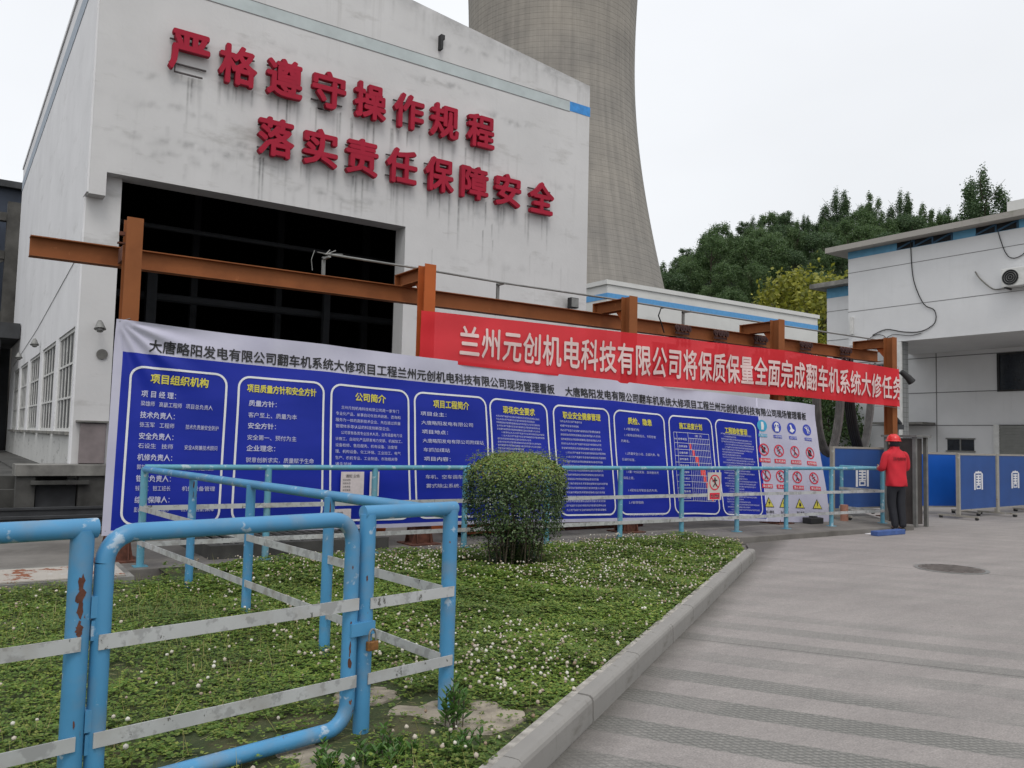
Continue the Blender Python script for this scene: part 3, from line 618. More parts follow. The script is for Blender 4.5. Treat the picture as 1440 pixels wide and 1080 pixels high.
class Print:
    "collects flat print lying on the banner; positions are X along it and t down it"
    def __init__(s): s.V = []; s.F = []; s.cuts = []
    def text(s, body, X, t, size, width=None, bold=.012, off=.007, res=1, align='L', lead=1.0, sx=None):
        v, f = glyphs(body, bold, res); v = np.array(v)
        if not len(v): return
        w = v[:, 0].max(); k = size if sx is None else sx
        if width: k = width/w
        if align == 'C': X = X-w*k/2
        H = hgt(X); P = ban(X+v[:, 0]*k, t-(v[:, 1]-.38)*size/H, off); P[:, 1] -= v[:, 2]*.05; b = len(s.V); s.cuts.append((b, len(s.F))); s.V += [tuple(p) for p in P]; s.F += [tuple(i+b for i in q) for q in f]
    def strip(s, pts, w, off=.006, closed=False):
        "line of width w through (X, t) points"
        P = [np.array(p, float) for p in pts]
        if closed: P = P+[P[0]]
        H = hgt(P[0][0]); Q = []
        for a, b in zip(P[:-1], P[1:]):
            L = math.hypot(b[0]-a[0], (b[1]-a[1])*H); n = max(1, int(L/.06))
            Q += [a+(b-a)*k/n for k in range(n)]
        Q.append(P[-1]); b0 = len(s.V); m = len(Q)
        for i in range(m):
            if closed and i in (0, m-1): d = Q[1]-Q[m-2]
            else: d = Q[min(i+1, m-1)]-Q[max(i-1, 0)]
            d = np.array([d[0], d[1]*H]); d /= (np.linalg.norm(d)+1e-9); nn = np.array([-d[1], d[0]])*w/2
            for sg in (-1, 1): s.V.append(tuple(ban(Q[i][0]+nn[0]*sg, Q[i][1]+nn[1]*sg/H, off)))
        for i in range(m-1): s.F.append((b0+2*i, b0+2*i+1, b0+2*i+3, b0+2*i+2))
    def blob(s, pts, X, t, off=.006):
        "filled polygon; pts in metres about (X, t), y up"
        H = hgt(X); b = len(s.V)
        for x, y in [(sum(p[0] for p in pts)/len(pts), sum(p[1] for p in pts)/len(pts))]+list(pts): s.V.append(tuple(ban(X+x, t-y/H, off)))
        n = len(pts); s.F += [(b, b+1+i, b+1+(i+1) % n) for i in range(n)]
    def rect(s, X, t, w, h, off=.006):
        n = max(1, int(w/.1)); s.blob([(-w/2+w*i/n, h/2) for i in range(n+1)]+[(w/2-w*i/n, -h/2) for i in range(n+1)], X, t, off)
    def disc(s, X, t, r, off=.006, rx=1): s.blob([(math.cos(2*PI*i/24)*r*rx, math.sin(2*PI*i/24)*r) for i in range(24)], X, t, off)
    def ring(s, X, t, r, w, off=.008, rx=1):
        H = hgt(X); s.strip([(X+math.cos(2*PI*i/24)*r*rx, t-math.sin(2*PI*i/24)*r/H) for i in range(24)], w, off, True)
    def build(s, name, mat, label=None):
        "each line of writing becomes an object of its own"
        if len(s.cuts) > 1 and s.cuts[0] == (0, 0):
            c = s.cuts+[(len(s.V), len(s.F))]
            for (v0, f0), (v1, f1) in zip(c[:-1], c[1:]): mk(name, s.V[v0:v1], [tuple(i-v0 for i in q) for q in s.F[f0:f1]], mat, BN)
        elif s.F: return tag(mk(name, s.V, s.F, mat, BN), label)
T = '大唐略阳发电有限公司翻车机系统大修项目工程兰州元创机电科技有限公司现场管理看板'
for xa, xb, tt in ((1.84, 7.45, .107), (7.65, 13.40, .110)):
    p = Print(); n = len(T); pit = (xb-xa)/n
    for i, ch in enumerate(T): p.text(ch, xa+i*pit, tt, .150, bold=.022, res=2, sx=pit*1.0)
    p.cuts = []; p.build('title_lettering', m_blackp)
PX = [(1.68, 2.70), (2.84, 3.87), (3.97, 5.02), (5.11, 6.20), (6.27, 7.27), (7.39, 8.47), (8.57, 9.63), (9.74, 10.77), (10.87, 11.90)]
for a, c in PX:
    p = Print(); H = hgt(a); rc = .13; t0, t1 = .212, .952; P = []
    for cx, ct, s0 in ((c-rc, t0+rc/H, 90), (c-rc, t1-rc/H, 0), (a+rc, t1-rc/H, -90), (a+rc, t0+rc/H, -180)):
        for k in range(7): th = R(s0-15*k); P.append((cx+rc*math.cos(th), ct-rc*math.sin(th)/H))
    p.strip(P, .024, .006, True); p.build('panel_outline', m_white)
heads = ['项目组织机构', '项目质量方针和安全方针', '公司简介', '项目工程简介', '现场安全要求', '职业安全健康管理', '质检、隐患', '施工进度计划', '工程验收管理']
hw = [.62, .84, .42, .54, .56, .74, .52, .56, .58]; ht = [.262, .268, .270, .272, .275, .275, .280, .283, .288]
p = Print()
for (a, c), h, w, t in zip(PX, heads, hw, ht): p.text(h, (a+c)/2-w/2, t, .112 if len(h) < 9 else .10, width=w, bold=.03)
p.build('panel_heading', m_yellow)
# panel 1 and 2, 4: larger lines
p = Print()
y = .337
L1 = [('项 目 经 理：', '梁雄师   高级工程师   项目总负责人', 0), ('技术负责人：', '张玉军   工程师', '技术负责兼安全防护'), ('安全负责人：', '石设生   技师', '安全A岗兼技术顾问'), ('机修负责人：', '郭刘士   机修班长', '液压设备维护'), ('钳工负责人：', '钱万工   钳工班长', '机修设备管理'), ('综合保障人：', '彭火林   高级工程师', '物资和后勤保障')]
for i, (h, l, r2) in enumerate(L1):
    t = .337+i*.1
    p.text(h, 1.80, t, .078, width=.36, bold=.02); p.text(l, 1.80, t+.046, .060, width=.76 if not r2 else .36, bold=.004)
    if r2: p.text(r2, 2.28, t+.046, .058, width=.36, bold=.004)
for h, l, t in (('质量方针：', '客户至上、质量为本', .345), ('安全方针：', '安全第一、预付为主', .46), ('企业理念：', '锐意创新求实，质量赋予生命', .575)):
    p.text(h, 2.96, t, .075, width=.33, bold=.02); p.text(l, 2.96, t+.06, .066, width=.58 if len(l) < 11 else .80, bold=.006)
L4 = [('项目业主：', 1), ('大唐略阳发电有限公司', 0), ('项目地点：', 1), ('大唐略阳发电有限公司附煤站', 0), ('车抓加煤站', 0), ('项目内容：', 1), ('翻车机本体、迁车台、', 0), ('车机、空车调车机、夹', 0), ('雾式除尘系统、电气O', 0)]
for i, (l, h) in enumerate(L4): p.text(l, 5.19+i*.008, .335+i*.0535, .060, width=min(.078*len(l), .92), bold=.015 if h else .006)
p.build('text_line', m_lav)
def para(X, w, t0, dt, size, lines):
    q = Print()
    for i, l in enumerate(lines):
        if l: ind = l.startswith('  '); l = l.strip(); q.text(l, X+(.07 if ind else 0)+.10*(t0+i*dt)*0, t0+i*dt, size, width=min(w-(.07 if ind else 0), len(l)*size*.98), bold=.0)
    q.build('text_line', m_lav)
C3 = ['  兰州元创机电科技有限公司是一家专门', '专业化产品，从事自动化技术研发、咨询和', '服务为一体的高新技术企业。先后通过质量', '管理体系等认证的科技创新型企业。', '  公司现有各类专业技术人员，业务涵盖电力设', '计施工、自动化产品研发电力安装、机械加工、', '设备检修、售后服务、机电设备、冶金管', '理、机构设备、化工环保、工业加工、电气', '生产、农机专业、工业制造、市政相关等', '诸多领域。']
para(4.03, .90, .335, .0345, .047, C3)
W = '现场作业人员必须严格遵守安全操作规程和各项管理制度确保设备检修质量与人身安全做好防护措施检查记录'
def fill(n, k, seed):
    rs = random.Random(seed); out = []
    for i in range(n):
        s = rs.randrange(0, 18); L = k if rs.random() > .3 else rs.randint(k//3, k-2)
        l = (W+W)[s:s+L]; 
        if rs.random() < .35: l = '1.%d' % rs.randint(1, 9)+l[:max(3, L-3)]; l = '  '+l
        out.append(l)
    return out
para(6.36, .86, .318, .0205, .030, fill(31, 26, 1))
para(7.50, .90, .318, .0300, .036, fill(21, 22, 2))
para(8.68, .84, .34, .044, .046, ['  1.0管理机构', '  1.1现场设质检组长、专职检查', '员两名。', '', '  1.2质量安全小组，全面负责，每', '日进行检查。', '', '  1.3第一时间发现，现场整改完', '成后上报。', '', '  1.4现场设专职安全员负责，', '  1.5每日下班前巡检各项设备。', '  2.0管理措施', '', '  2.1各工序完工后进行自检，不合'])
para(10.98, .84, .318, .0205, .030, fill(31, 27, 4))
# schedule chart
p = Print(); ta, tb, xa, xb = .335, .855, 9.83, 10.68
ys = [ta, .375]+[.415+k*(tb-.415)/9 for k in range(10)]
for k, t in enumerate(ys):
    if k != 1: p.strip([(xa, t), (xb, t)], .006)
    else: p.strip([(xa+.34, t), (xb, t)], .006)
for x in (xa, xa+.07, xa+.34, xb): p.strip([(x, ta), (x, tb)], .006)
for k in range(1, 12): x = xa+.34+k*(xb-xa-.34)/12; p.strip([(x, .375), (x, tb)], .0045)
for k in range(9): p.text('检修准备 设备拆卸 部件清洗 零件更换 机构组装 电气调试 整体试车 缺陷处理 竣工验收'.split()[k], xa+.09, .44+k*.0489, .04, width=.2, bold=0)
p.text('工期（天）', xa+.5, .355, .04, width=.18, bold=0); p.text('检修项目', xa+.09, .385, .045, width=.2, bold=0); p.text('序号', xa+.008, .385, .03, width=.055, bold=0)
p.build('chart_grid', m_white)
p = Print()
for k in range(9):
    x0 = xa+.355+k*.052; w = [.04, .05, .08, .03, .12, .07, .07, .05, .05][k]; p.rect(x0+w/2, .439+k*.0489, w, .095, .0045)
p.build('chart_bars', M_plain('chart_red', (.75, .03, .03), .6))
# safety pictograms
cols = [.205, .605, 1.05, 1.52]
def ptX(c, row): return (11.98-.115+cols[c]+.0*row)
rows = [.222, .415, .625, .845]; shr = [.0, .0, .0, .0]
def S(X): return X
caps1 = ['必须戴防护手套', '必须戴防护眼镜', '必须系安全带', '必须穿防护服']
caps2 = ['禁止带火种', '禁止用水灭火', '禁止乱动消防', '禁止穿化纤服装']
caps3 = ['禁止攀登', '禁止入内', '禁止启动', '禁止转动']
caps4 = ['当心触电', '当心机械', '当心火灾', '当心爆炸']
def fresh():
    global bl, wh, rd, bk, ye, cy
    bl, wh, rd, bk, ye, cy = Print(), Print(), Print(), Print(), Print(), Print()
def flush():
    for q, m, nm in ((bl, m_bluep, 'blue_sign_disc'), (cy, m_cyanp, 'pale_blue_sign_disc'), (wh, m_white, 'sign_lettering'), (rd, m_redp, 'red_prohibition_ring'), (bk, m_blackp, 'black_pictogram'), (ye, m_yellow, 'yellow_warning_triangle')): q.cuts = []; q.build(nm, m)
    fresh()
fresh()
for c in range(4):
    X = ptX(c, 0); t = rows[0]; q = cy if c == 0 else bl
    q.disc(X, t, .105, .006, 1.25); q.rect(X+.01, t+.078, .23, .055)
    if c == 0: wh.blob([(-.03, -.07), (.03, -.07), (.045, 0), (.03, .07), (-.03, .07), (-.03, .0)], X, t, .010)
    elif c == 1: wh.blob([(-.06, .0), (.06, 0), (.05, -.06), (-.05, -.06)], X, t+.008, .010); wh.disc(X, t-.015, .05, .009, 1.4); bl.disc(X-.035, t-.012, .02, .012); bl.disc(X+.035, t-.012, .02, .012)
    elif c == 2: wh.blob([(-.07, -.05), (.0, -.08), (.08, -.03), (.02, .0), (-.01, .07), (-.06, .06), (-.03, 0)], X, t, .010)
    else: wh.strip([(X-.08, t-.02), (X+.07, t+.01)], .015, .010); wh.strip([(X-.03, t-.03), (X+.01, t+.03)], .02, .010); wh.strip([(X+.03, t-.03), (X+.05, t+.03)], .014, .010)
    wh.text(caps1[c], X-.095, t+.078, .042, width=.21, bold=.0, off=.011); flush()
    for r2, caps in ((1, caps2), (2, caps3)):
        t = rows[r2]; rd.ring(X+.01, t, .10, .022, .008, 1.2); rd.rect(X+.02, t+.086, .29, .075)
        wh.text(caps[c], X-.105, t+.086, .052, width=.25, bold=.008, off=.011)
        H = hgt(X)
        if c == 0 and r2 == 1:
            bk.disc(X-.03, t-.02, .03, .007); bk.disc(X+.03, t-.01, .028, .007); bk.blob([(-.05, -.05), (.03, -.06), (.04, .03), (-.04, .02)], X, t, .007)
        elif r2 == 1 and c == 3: bk.blob([(-.05, -.06), (.05, -.06), (.055, .04), (.02, .065), (-.03, .06), (-.055, .03)], X, t, .007)
        elif c % 2: bk.disc(X-.01, t-.026, .018, .007); bk.strip([(X-.01, t-.01), (X+.02, t+.01), (X-.01, t+.03)], .02, .007); bk.strip([(X-.04, t+.005), (X+.05, t-.012)], .014, .007)
        else: bk.disc(X+.01, t-.03, .016, .007); bk.strip([(X, t-.02), (X+.01, t+.01)], .026, .007); bk.strip([(X+.01, t+.005), (X-.03, t+.032)], .016, .007); bk.strip([(X+.01, t+.005), (X+.04, t+.03)], .016, .007)
        rd.strip([(X+.01-.09, t-.075/H), (X+.01+.09, t+.075/H)], .018, .009); flush()
    t = rows[3]; tri = [(-.13, -.085), (.13, -.085), (0, .10)]
    bk.blob(tri, X+.02, t, .006); ye.blob([(x*.82, y*.82-.004) for x, y in tri], X+.02, t, .009)
    if c == 3: bk2 = [(-.012, .055), (.012, .055), (.008, -.03), (-.008, -.03)]
    elif c == 2: bk2 = [(-.03, -.05), (.03, -.05), (.028, -.01), (0, .03), (-.025, -.01)]
    else: bk2 = [(.01, .05), (-.03, -.01), (0, -.01), (-.02, -.06), (.035, .01), (.005, .01)]
    bk.blob(bk2, X+.02, t, .012); bk.text(caps4[c], X-.09, t+.075, .06, width=.22, bold=.01); flush()
# grommet ties
for x, t in ((1.53, .01), (1.53, .98), (5.36, .005), (9.08, .005), (12.79, .005), (13.70, .98)):
    a = ban(x, t); tb_ = MB(); gxn = min(gx, key=lambda q: abs(q-a[0])); tb_.tube([tuple(a), (gxn, 9.86, a[2]+.05)] if abs(gxn-a[0]) < .6 else [tuple(a), (a[0]+.12, a[1]+.05, a[2]-.08)], .004, 5); tb_.build('tie', m_metal, BN)
# papers pinned on it
def paper(x, w, z0, z1, label, seed, tilt=0):
    o = empty('paper_notice', (x, 9.76, z0), label, 'notice', 'paper notices pinned to the banner')
    rs = random.Random(seed); b = MB(); k = 8; V = []; F = []
    for i in range(k+1):
        u = x+w*i/k; 
        for z in (z0, z1): V.append((u, 9.765-.012*math.sin(PI*i/k)-.01, z+tilt*i/k))
    F = [(2*i, 2*i+2, 2*i+3, 2*i+1) for i in range(k)]; mk('sheet', V, F, m_pink, o)
    V = []; F = []; y = 9.736
    def ln(xa, xb, z, h):
        b0 = len(V); V.extend([(xa, y, z), (xb, y, z), (xb, y, z+h), (xa, y, z+h)]); F.append((b0, b0+1, b0+2, b0+3))
    for r in range(int((z1-z0)/.035)-1):
        zz = z1-.07-r*.035; xa = x+w*.12
        while xa < x+w*.85: l = rs.uniform(.02, .09); 
        
    return o
def paper(x, w, z0, z1, label, text):
    o = empty('paper_notice', (x, 9.76, z0), label, 'notice', 'paper notices pinned to the banner')
    MB().box(x, x+w, 9.748, 9.750, z0, z1).build('sheet', m_pink, o)
    V = []; F = []
    for i, l in enumerate(text):
        v, f = glyphs(l, 0., 1); b = len(V); k = min(.045 if i == 0 else .026, (w-.04)/max(p[0] for p in v)); xx = x+w*.5-max(p[0] for p in v)*k/2 if i == 0 else x+.025
        V += [(xx+p[0]*k, 9.744, z1-.07-i*.042+p[1]*k) for p in v]; F += [tuple(j+b for j in q) for q in f]
    mk('lettering', V, F, m_blackp, o); return o
paper(4.13, .31, .75, 1.06, 'larger white paper notice on the banner, left of the railing post', ['通知 公告', '安全须知', '检修人员', '注意安全', '现场管理'])
paper(4.52, .13, .75, 1.06, 'narrow white paper notice on the banner, right of the railing post', ['须知', '日期', '签字', '审核', '批准'])
paper(3.98, .30, .42, .60, 'low white paper notice on the banner behind the gate post', ['现场', '检修记录'])

# ------------------------------------------------------------------ red banner
RBN = empty('red_banner', (5.2, 9.82, 0), 'long red cloth banner with white slogan hung from the gantry above the blue notices', 'banner')
rx = np.array([5.20, 9.08, 12.8, 16.56]); rzt = np.array([3.20, 3.25, 3.275, 3.18]); rzb = np.array([2.53, 2.43, 2.44, 2.39])
def rban(X, t, off=0.):
    X = np.asarray(X, float); zt = np.interp(X, rx, rzt); zb = np.interp(X, rx, rzb)
    d = .014*np.sin(1.7*X+1)+.008*np.sin(4.3*X+5*t)+.006*np.sin(9*t+2*X)*(.3+t)+.004*np.sin(13*X-3*t)*np.clip(t-.5, 0, 1)*2
    return np.stack([X, 9.80+d-off+.0*t, zt+(zb-zt)*t], -1)
xs = np.arange(5.20, 16.57, .04); ts = np.linspace(0, 1, 26); Xg, Tg = np.meshgrid(xs, ts); Vv = rban(Xg, Tg).reshape(-1, 3); n, m = len(ts), len(xs); I = np.arange(n*m).reshape(n, m)
mk('cloth', Vv, np.stack([I[:-1, :-1].ravel(), I[1:, :-1].ravel(), I[1:, 1:].ravel(), I[:-1, 1:].ravel()], 1), m_rc, RBN, smooth=True)
TR = '兰州元创机电科技有限公司将保质保量全面完成翻车机系统大修任务'
pit = (16.53-5.80)/len(TR)*1.012
for i, ch in enumerate(TR):
    v, f = glyphs(ch, .018, 2); v = np.array(v); x0 = 5.78+i*pit; H = .78
    P = rban(x0+v[:, 0]*.35, .52-(v[:, 1]-.38)*.50/H, .022); P[:, 1] -= v[:, 2]*.05
    if P[:, 0].max() > 16.54:
        k = np.clip(P[:, 0], None, 16.54); P[:, 0] = k
    mk('character', [tuple(q) for q in P], f, m_pale, RBN)
b = MB(); b.tube([(16.55, 9.79, 2.36), (16.0, 9.80, 2.38), (15.6, 9.8, 2.36)], .005, 5); b.tube([(16.56, 9.8, 3.17), (16.62, 9.86, 3.26)], .005, 5); b.build('tie', m_metal, RBN)
# red prohibition sign on the railing
sg = empty('railing_sign', (10.2, 9.18, .8), 'small white metal sign with red no-crossing circle wired to the long railing', 'sign')
def railing_sign():
    x0 = 10.12; yy = fy(x0)-.055; z0, z1 = .62, 1.06; w = .31
    MB().box(x0, x0+w, yy, yy+.006, z0, z1).build('plate', M_plain('cream_plate', (.50, .47, .43), .6, var=.1), sg)
    y2 = yy-.003; V = []; F = []; cx, cz = x0+w/2, .90
    for i in range(32):
        a = 2*PI*i/32
        for r in (.105, .125): V.append((cx+math.cos(a)*r, y2, cz+math.sin(a)*r))
    F = [(2*i, 2*i+1, (2*i+3) % 64, (2*i+2) % 64) for i in range(32)]
    b = len(V); d = .085; V += [(cx-d-.008, y2, cz+d-.008), (cx-d+.008, y2, cz+d+.008), (cx+d+.008, y2, cz-d+.008), (cx+d-.008, y2, cz-d-.008)]; F.append((b, b+1, b+2, b+3))
    b = len(V); V += [(x0+.04, y2, .635), (x0+w-.04, y2, .635), (x0+w-.04, y2, .735), (x0+.04, y2, .735)]; F.append((b, b+1, b+2, b+3)); mk('red_print', V, F, m_redp, sg)
    k = MB(); y3 = y2-.002
    k.box(cx-.012, cx+.018, y3, y3+.001, cz+.05, cz+.08); k.beam((cx, y3, cz+.05), (cx+.01, y3, cz-.01), .026, .001)
    for a, c in (((.0, .04), (-.055, .02)), ((.0, .04), (.055, .03)), ((.01, -.01), (-.04, -.07)), ((.01, -.01), (.045, -.06))):
        A = Vector((cx+a[0], y3, cz+a[1])); B = Vector((cx+c[0], y3, cz+c[1])); dd = (B-A).normalized(); nn = Vector((-dd.z, 0, dd.x))*.009; b0 = len(k.v)
        k.v += [tuple(A-nn), tuple(B-nn), tuple(B+nn), tuple(A+nn)]; k.f.append([b0, b0+1, b0+2, b0+3]); k.m.append(0)
    k.build('walking_figure', m_blackp, sg)
    v, f = glyphs('禁止跨越', .01, 2); w0 = max(p[0] for p in v); s = .2/w0; mk('lettering', [(x0+.055+p[0]*s, y2-.003, .662+p[1]*s*1.2) for p in v], f, m_white, sg)
railing_sign()

# ------------------------------------------------------------------ main hall
HX0, HX1, HY, HY1 = 1.866, 12.93, 15.81, 33.2
HALL = empty('main_hall', (HX0, HY, 0), 'tall white stained hall with a big dark doorway and red slogan letters', 'building')
ZP = .92
def facade():
    # panel grid so that the stains can follow the letters; opening left out
    ox0, ox1, oz = 2.42, 7.93, 5.99
    def top(x): return 10.40+(12.93-x)*.118 if x > 5.2 else 11.31-(5.2-x)*.118
    xs = np.unique(np.round(np.concatenate([np.arange(HX0, HX1, .03), [2.13, ox0, ox1, HX1]]), 4)); nz = 130
    ts = np.linspace(0, 1, nz)
    # stain field in metres
    rs = np.random.default_rng(5)
    streaks = []
    for row, z0, xl in ((0, 8.04, [3.35+.903*k for k in range(8)]), (1, 6.84, [5.02+.912*k for k in range(8)])):
        for cx in xl:
            for q in range(7): streaks.append((cx+rs.uniform(-.36, .36), z0+rs.uniform(-.02, .06), rs.uniform(.2, 1.0)**1.4*1.25, rs.uniform(.010, .026), rs.uniform(.25, .95)))
    for q in range(110): x = rs.uniform(2.4, 12.8); streaks.append((x, top(x)-rs.uniform(0, .15), rs.uniform(.15, .7), rs.uniform(.02, .06), rs.uniform(.1, .35)))
    for q in range(24): streaks.append((rs.uniform(2.5, 8), rs.uniform(6.2, 7.2), rs.uniform(.1, .5), rs.uniform(.02, .04), rs.uniform(.1, .3)))
    for q in range(10): streaks.append((rs.uniform(8.3, 12.6), rs.uniform(5.2, 6.8), rs.uniform(.2, .9), rs.uniform(.008, .016), rs.uniform(.2, .6)))
    def stain(X, Z):
        s = np.zeros(X.shape)
        for x, z, l, w, k in streaks:
            u = (z-Z)/l; s = np.maximum(s, k*np.exp(-((X-x)/w)**2)*np.where((u > 0) & (u < 1), (1-u)**.7, 0))
        tp = np.array([top(x) for x in X.ravel()]).reshape(X.shape)
        s = np.maximum(s, .48*np.exp(-((tp-Z)/.28)**2)*np.clip(.5+.7*fbm(X*3, Z*3, 1.3, 2), 0, 1))
        # horizontal patched cracks
        for cz, cx, w, k in ((6.75, 4.0, 1.6, .5), (6.95, 4.9, .8, .55), (6.5, 3.3, 1.0, .35), (9.3, 8.7, .8, .5), (8.95, 10.4, .7, .55), (7.35, 3.2, .9, .35), (7.9, 3.0, .8, .3), (6.5, 9.8, 1.2, .3), (6.35, 6.4, 1.3, .4), (7.7, 12.0, .6, .25), (9.1, 5.2, 1.3, .2), (10.3, 9.5, 1.5, .35), (5.5, 10.2, 1.5, .2)):
            s = np.maximum(s, k*np.exp(-((Z-cz-.09*fbm(X*2, Z, 2, 9))/.07)**2-((X-cx)/w)**2)*np.clip(.4+fbm(X*5, Z*5, 2.2, 4), 0, 1))
        return np.clip(s, 0, 1)
    def sheet(name, xsel, zb, zt, y, thick, bot=False):
        xs_ = np.array(xsel); m = len(xs_); zs = []
        X = np.repeat(xs_[None], nz, 0); TT = np.array([zt(x) for x in xs_]); Z = zb+(TT[None]-zb)*ts[:, None]
        V = np.stack([X, np.full(X.shape, y), Z], -1).reshape(-1, 3); I = np.arange(nz*m).reshape(nz, m)
        F = [tuple(q) for q in np.stack([I[:-1, :-1].ravel(), I[:-1, 1:].ravel(), I[1:, 1:].ravel(), I[1:, :-1].ravel()], 1)]
        V = [tuple(v) for v in V]; k = len(V); bl = m
        V += [(x, y+thick, zb) for x in xs_]+[(x, y+thick, t) for x, t in zip(xs_, TT)]
        for i in range(m-1):
            F.append((k+i, k+i+1, I[0, i+1], I[0, i])); F.append((I[-1, i], I[-1, i+1], k+m+i+1, k+m+i)); F.append((k+i+1, k+i, k+m+i, k+m+i+1))
        F.append(tuple([k]+[I[j, 0] for j in range(nz)]+[k+m])); F.append(tuple([k+m-1, k+2*m-1]+[I[j, -1] for j in range(nz-1, -1, -1)]))
        o = mk(name, V, F, m_facade, HALL)
        st = np.concatenate([stain(X, Z).ravel(), np.zeros(2*m)]).astype(np.float32); at = o.data.attributes.new('stain', 'FLOAT', 'POINT'); at.data.foreach_set('value', st); return o
    sheet('front_wall', [x for x in xs if x >= 2.13-1e-6] , oz, top, HY-.06, .45)
    nz = 60; ts = np.linspace(0, 1, nz)
    sheet('left_pilaster', [x for x in xs if x <= ox0], ZP, lambda x: oz, HY+.20, .22)
    sheet('right_wall_panel', [x for x in xs if x >= ox1], ZP, lambda x: oz, HY-.06, .45)
    sheet('corner_pier', [x for x in xs if x <= 2.13+1e-6], oz-.42, lambda x: top(x), HY-.06, .45)
    bd = MB(); bd.box(2.1, 12.30, HY-.066, HY-.056, 9.60, 9.845); bd.build('faded_band', m_faded, HALL)
    bd = MB(); bd.box(12.30, 12.945, HY-.067, HY-.055, 9.61, 9.85); bd.build('blue_band_end', M_plain('bright_band_paint', (.03, .22, .55), .6, var=.25, scale=7), HALL)
    bd = MB(); bd.box(2.0, 12.3, HY-.069, HY-.055, 9.845, 9.86); bd.box(2.0, 12.3, HY-.069, HY-.055, 9.585, 9.60); bd.build('band_edge', m_groove, HALL)
facade()
def side_wall():
    wins = [(16.5, 19.0), (19.5, 22.2), (22.8, 25.6), (26.2, 28.7), (29.2, 31.4)]; zb, zt = 1.47, 3.34
    b = MB(); x0, x1 = HX0, HX0+.3; y = HY+.005
    b.box(x0, x1, HY+.43, HY1, zt, 10.5)
    lw = MB(); lw.box(x0, x1, HY+.43, HY1, ZP-.4, zb); lw.build('sill_wall', M_wall('grimy_render', (.54, .54, .52), amount=.95, streak=1., dirt=(.05, .05, .045), scale=3.), HALL)
    e = [HY+.43]+[v for w in wins for v in w]+[HY1]
    for i in range(0, len(e), 2): b.box(x0, x1, e[i], e[i+1], zb, zt)
    b.build('side_wall', M_wall('dirty_white_side', (.64, .64, .65), amount=.35, streak=.35) if False else m_side, HALL)
    p = MB(); p.box(x0-.03, x0, HY+.22, HY+.42, ZP, 5.57); p.box(x0-.03, x0, HY-.03, HY+.42, 5.6, 11.0); p.build('corner_trim', m_side, HALL)
    c = MB(); c.box(x0-.012, x0, HY+.13, HY1, 9.72, 10.08); c.build('side_band', M_plain('faded_blue_band', (.36, .41, .47), .85, var=.12), HALL); c = MB(); c.box(x0-.03, x0+.31, HY+.45, HY1+.02, 10.505, 10.60); c.build('coping', m_side, HALL)
    r = MB(); k = [(HX0+.32, 10.4), (5.2, 11.0), (HX1-.02, 10.3)]
    for (xa, za), (xb, zb2) in zip(k[:-1], k[1:]):
        b0 = len(r.v); r.v += [(xa, HY+.39, za), (xb, HY+.39, zb2), (xb, HY1, zb2), (xa, HY1, za), (xa, HY+.39, za-.2), (xb, HY+.39, zb2-.2), (xb, HY1, zb2-.2), (xa, HY1, za-.2)]
        for q in ((0, 1, 2, 3), (7, 6, 5, 4), (0, 4, 5, 1), (2, 6, 7, 3), (1, 5, 6, 2), (3, 7, 4, 0)): r.f.append([b0+i for i in q]); r.m.append(0)
    r.build('roof', m_concd, HALL)
    MB().box(HX1-.3, HX1, HY+.39, HY1, 0, 10.29).build('right_wall', m_mid, HALL)
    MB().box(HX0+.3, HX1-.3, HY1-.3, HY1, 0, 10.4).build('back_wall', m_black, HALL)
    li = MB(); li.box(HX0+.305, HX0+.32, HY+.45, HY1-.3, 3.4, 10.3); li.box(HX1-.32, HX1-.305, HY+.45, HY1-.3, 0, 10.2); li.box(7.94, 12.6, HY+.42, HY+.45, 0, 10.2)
    li.box(HX0+.32, HX1-.32, HY+.46, HY1-.3, 8.5, 8.6); li.build('shade_lining', m_black, HALL)  # near-black lining, the hall's inner shade painted into its colour
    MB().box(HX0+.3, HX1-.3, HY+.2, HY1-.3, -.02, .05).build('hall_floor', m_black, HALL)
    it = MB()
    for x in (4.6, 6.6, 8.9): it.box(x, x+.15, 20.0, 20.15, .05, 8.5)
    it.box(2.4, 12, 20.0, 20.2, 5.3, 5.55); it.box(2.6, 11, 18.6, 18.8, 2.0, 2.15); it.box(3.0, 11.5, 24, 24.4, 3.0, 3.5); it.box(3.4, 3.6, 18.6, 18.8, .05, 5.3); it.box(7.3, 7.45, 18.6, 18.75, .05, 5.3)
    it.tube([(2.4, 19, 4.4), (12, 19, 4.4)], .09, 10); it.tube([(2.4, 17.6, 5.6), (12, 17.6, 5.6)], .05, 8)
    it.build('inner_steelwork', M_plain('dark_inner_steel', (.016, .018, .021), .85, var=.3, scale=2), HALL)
    for ya, yb2 in wins:
        f = MB(); xf = x0+.03; xg = xf+.03
        f.box(xf, xf+.05, ya, ya+.06, zb, zt); f.box(xf, xf+.05, yb2-.06, yb2, zb, zt); f.box(xf, xf+.05, ya+.06, yb2-.06, zb, zb+.06); f.box(xf, xf+.05, ya+.06, yb2-.06, zt-.06, zt)
        n = 5; W_ = yb2-ya
        for k in range(1, n): f.box(xf+.015, xf+.035, ya+W_*k/n-.016, ya+W_*k/n+.016, zb+.06, zt-.06)
        for k in (1, 2): z = zb+(zt-zb)*k/3; f.box(xf+.01, xf+.04, ya+.06, yb2-.06, z-.02, z+.02)
        w = f.build('window', m_frame, HALL); g = MB(); g.box(xg, xg+.006, ya+.03, yb2-.03, zb+.03, zt-.03); g.build('pane', m_glass, w)
        s = MB(); s.box(x0-.07, x0+.04, ya-.05, yb2+.05, zb-.06, zb-.002); s.build('sill', m_conc, w)
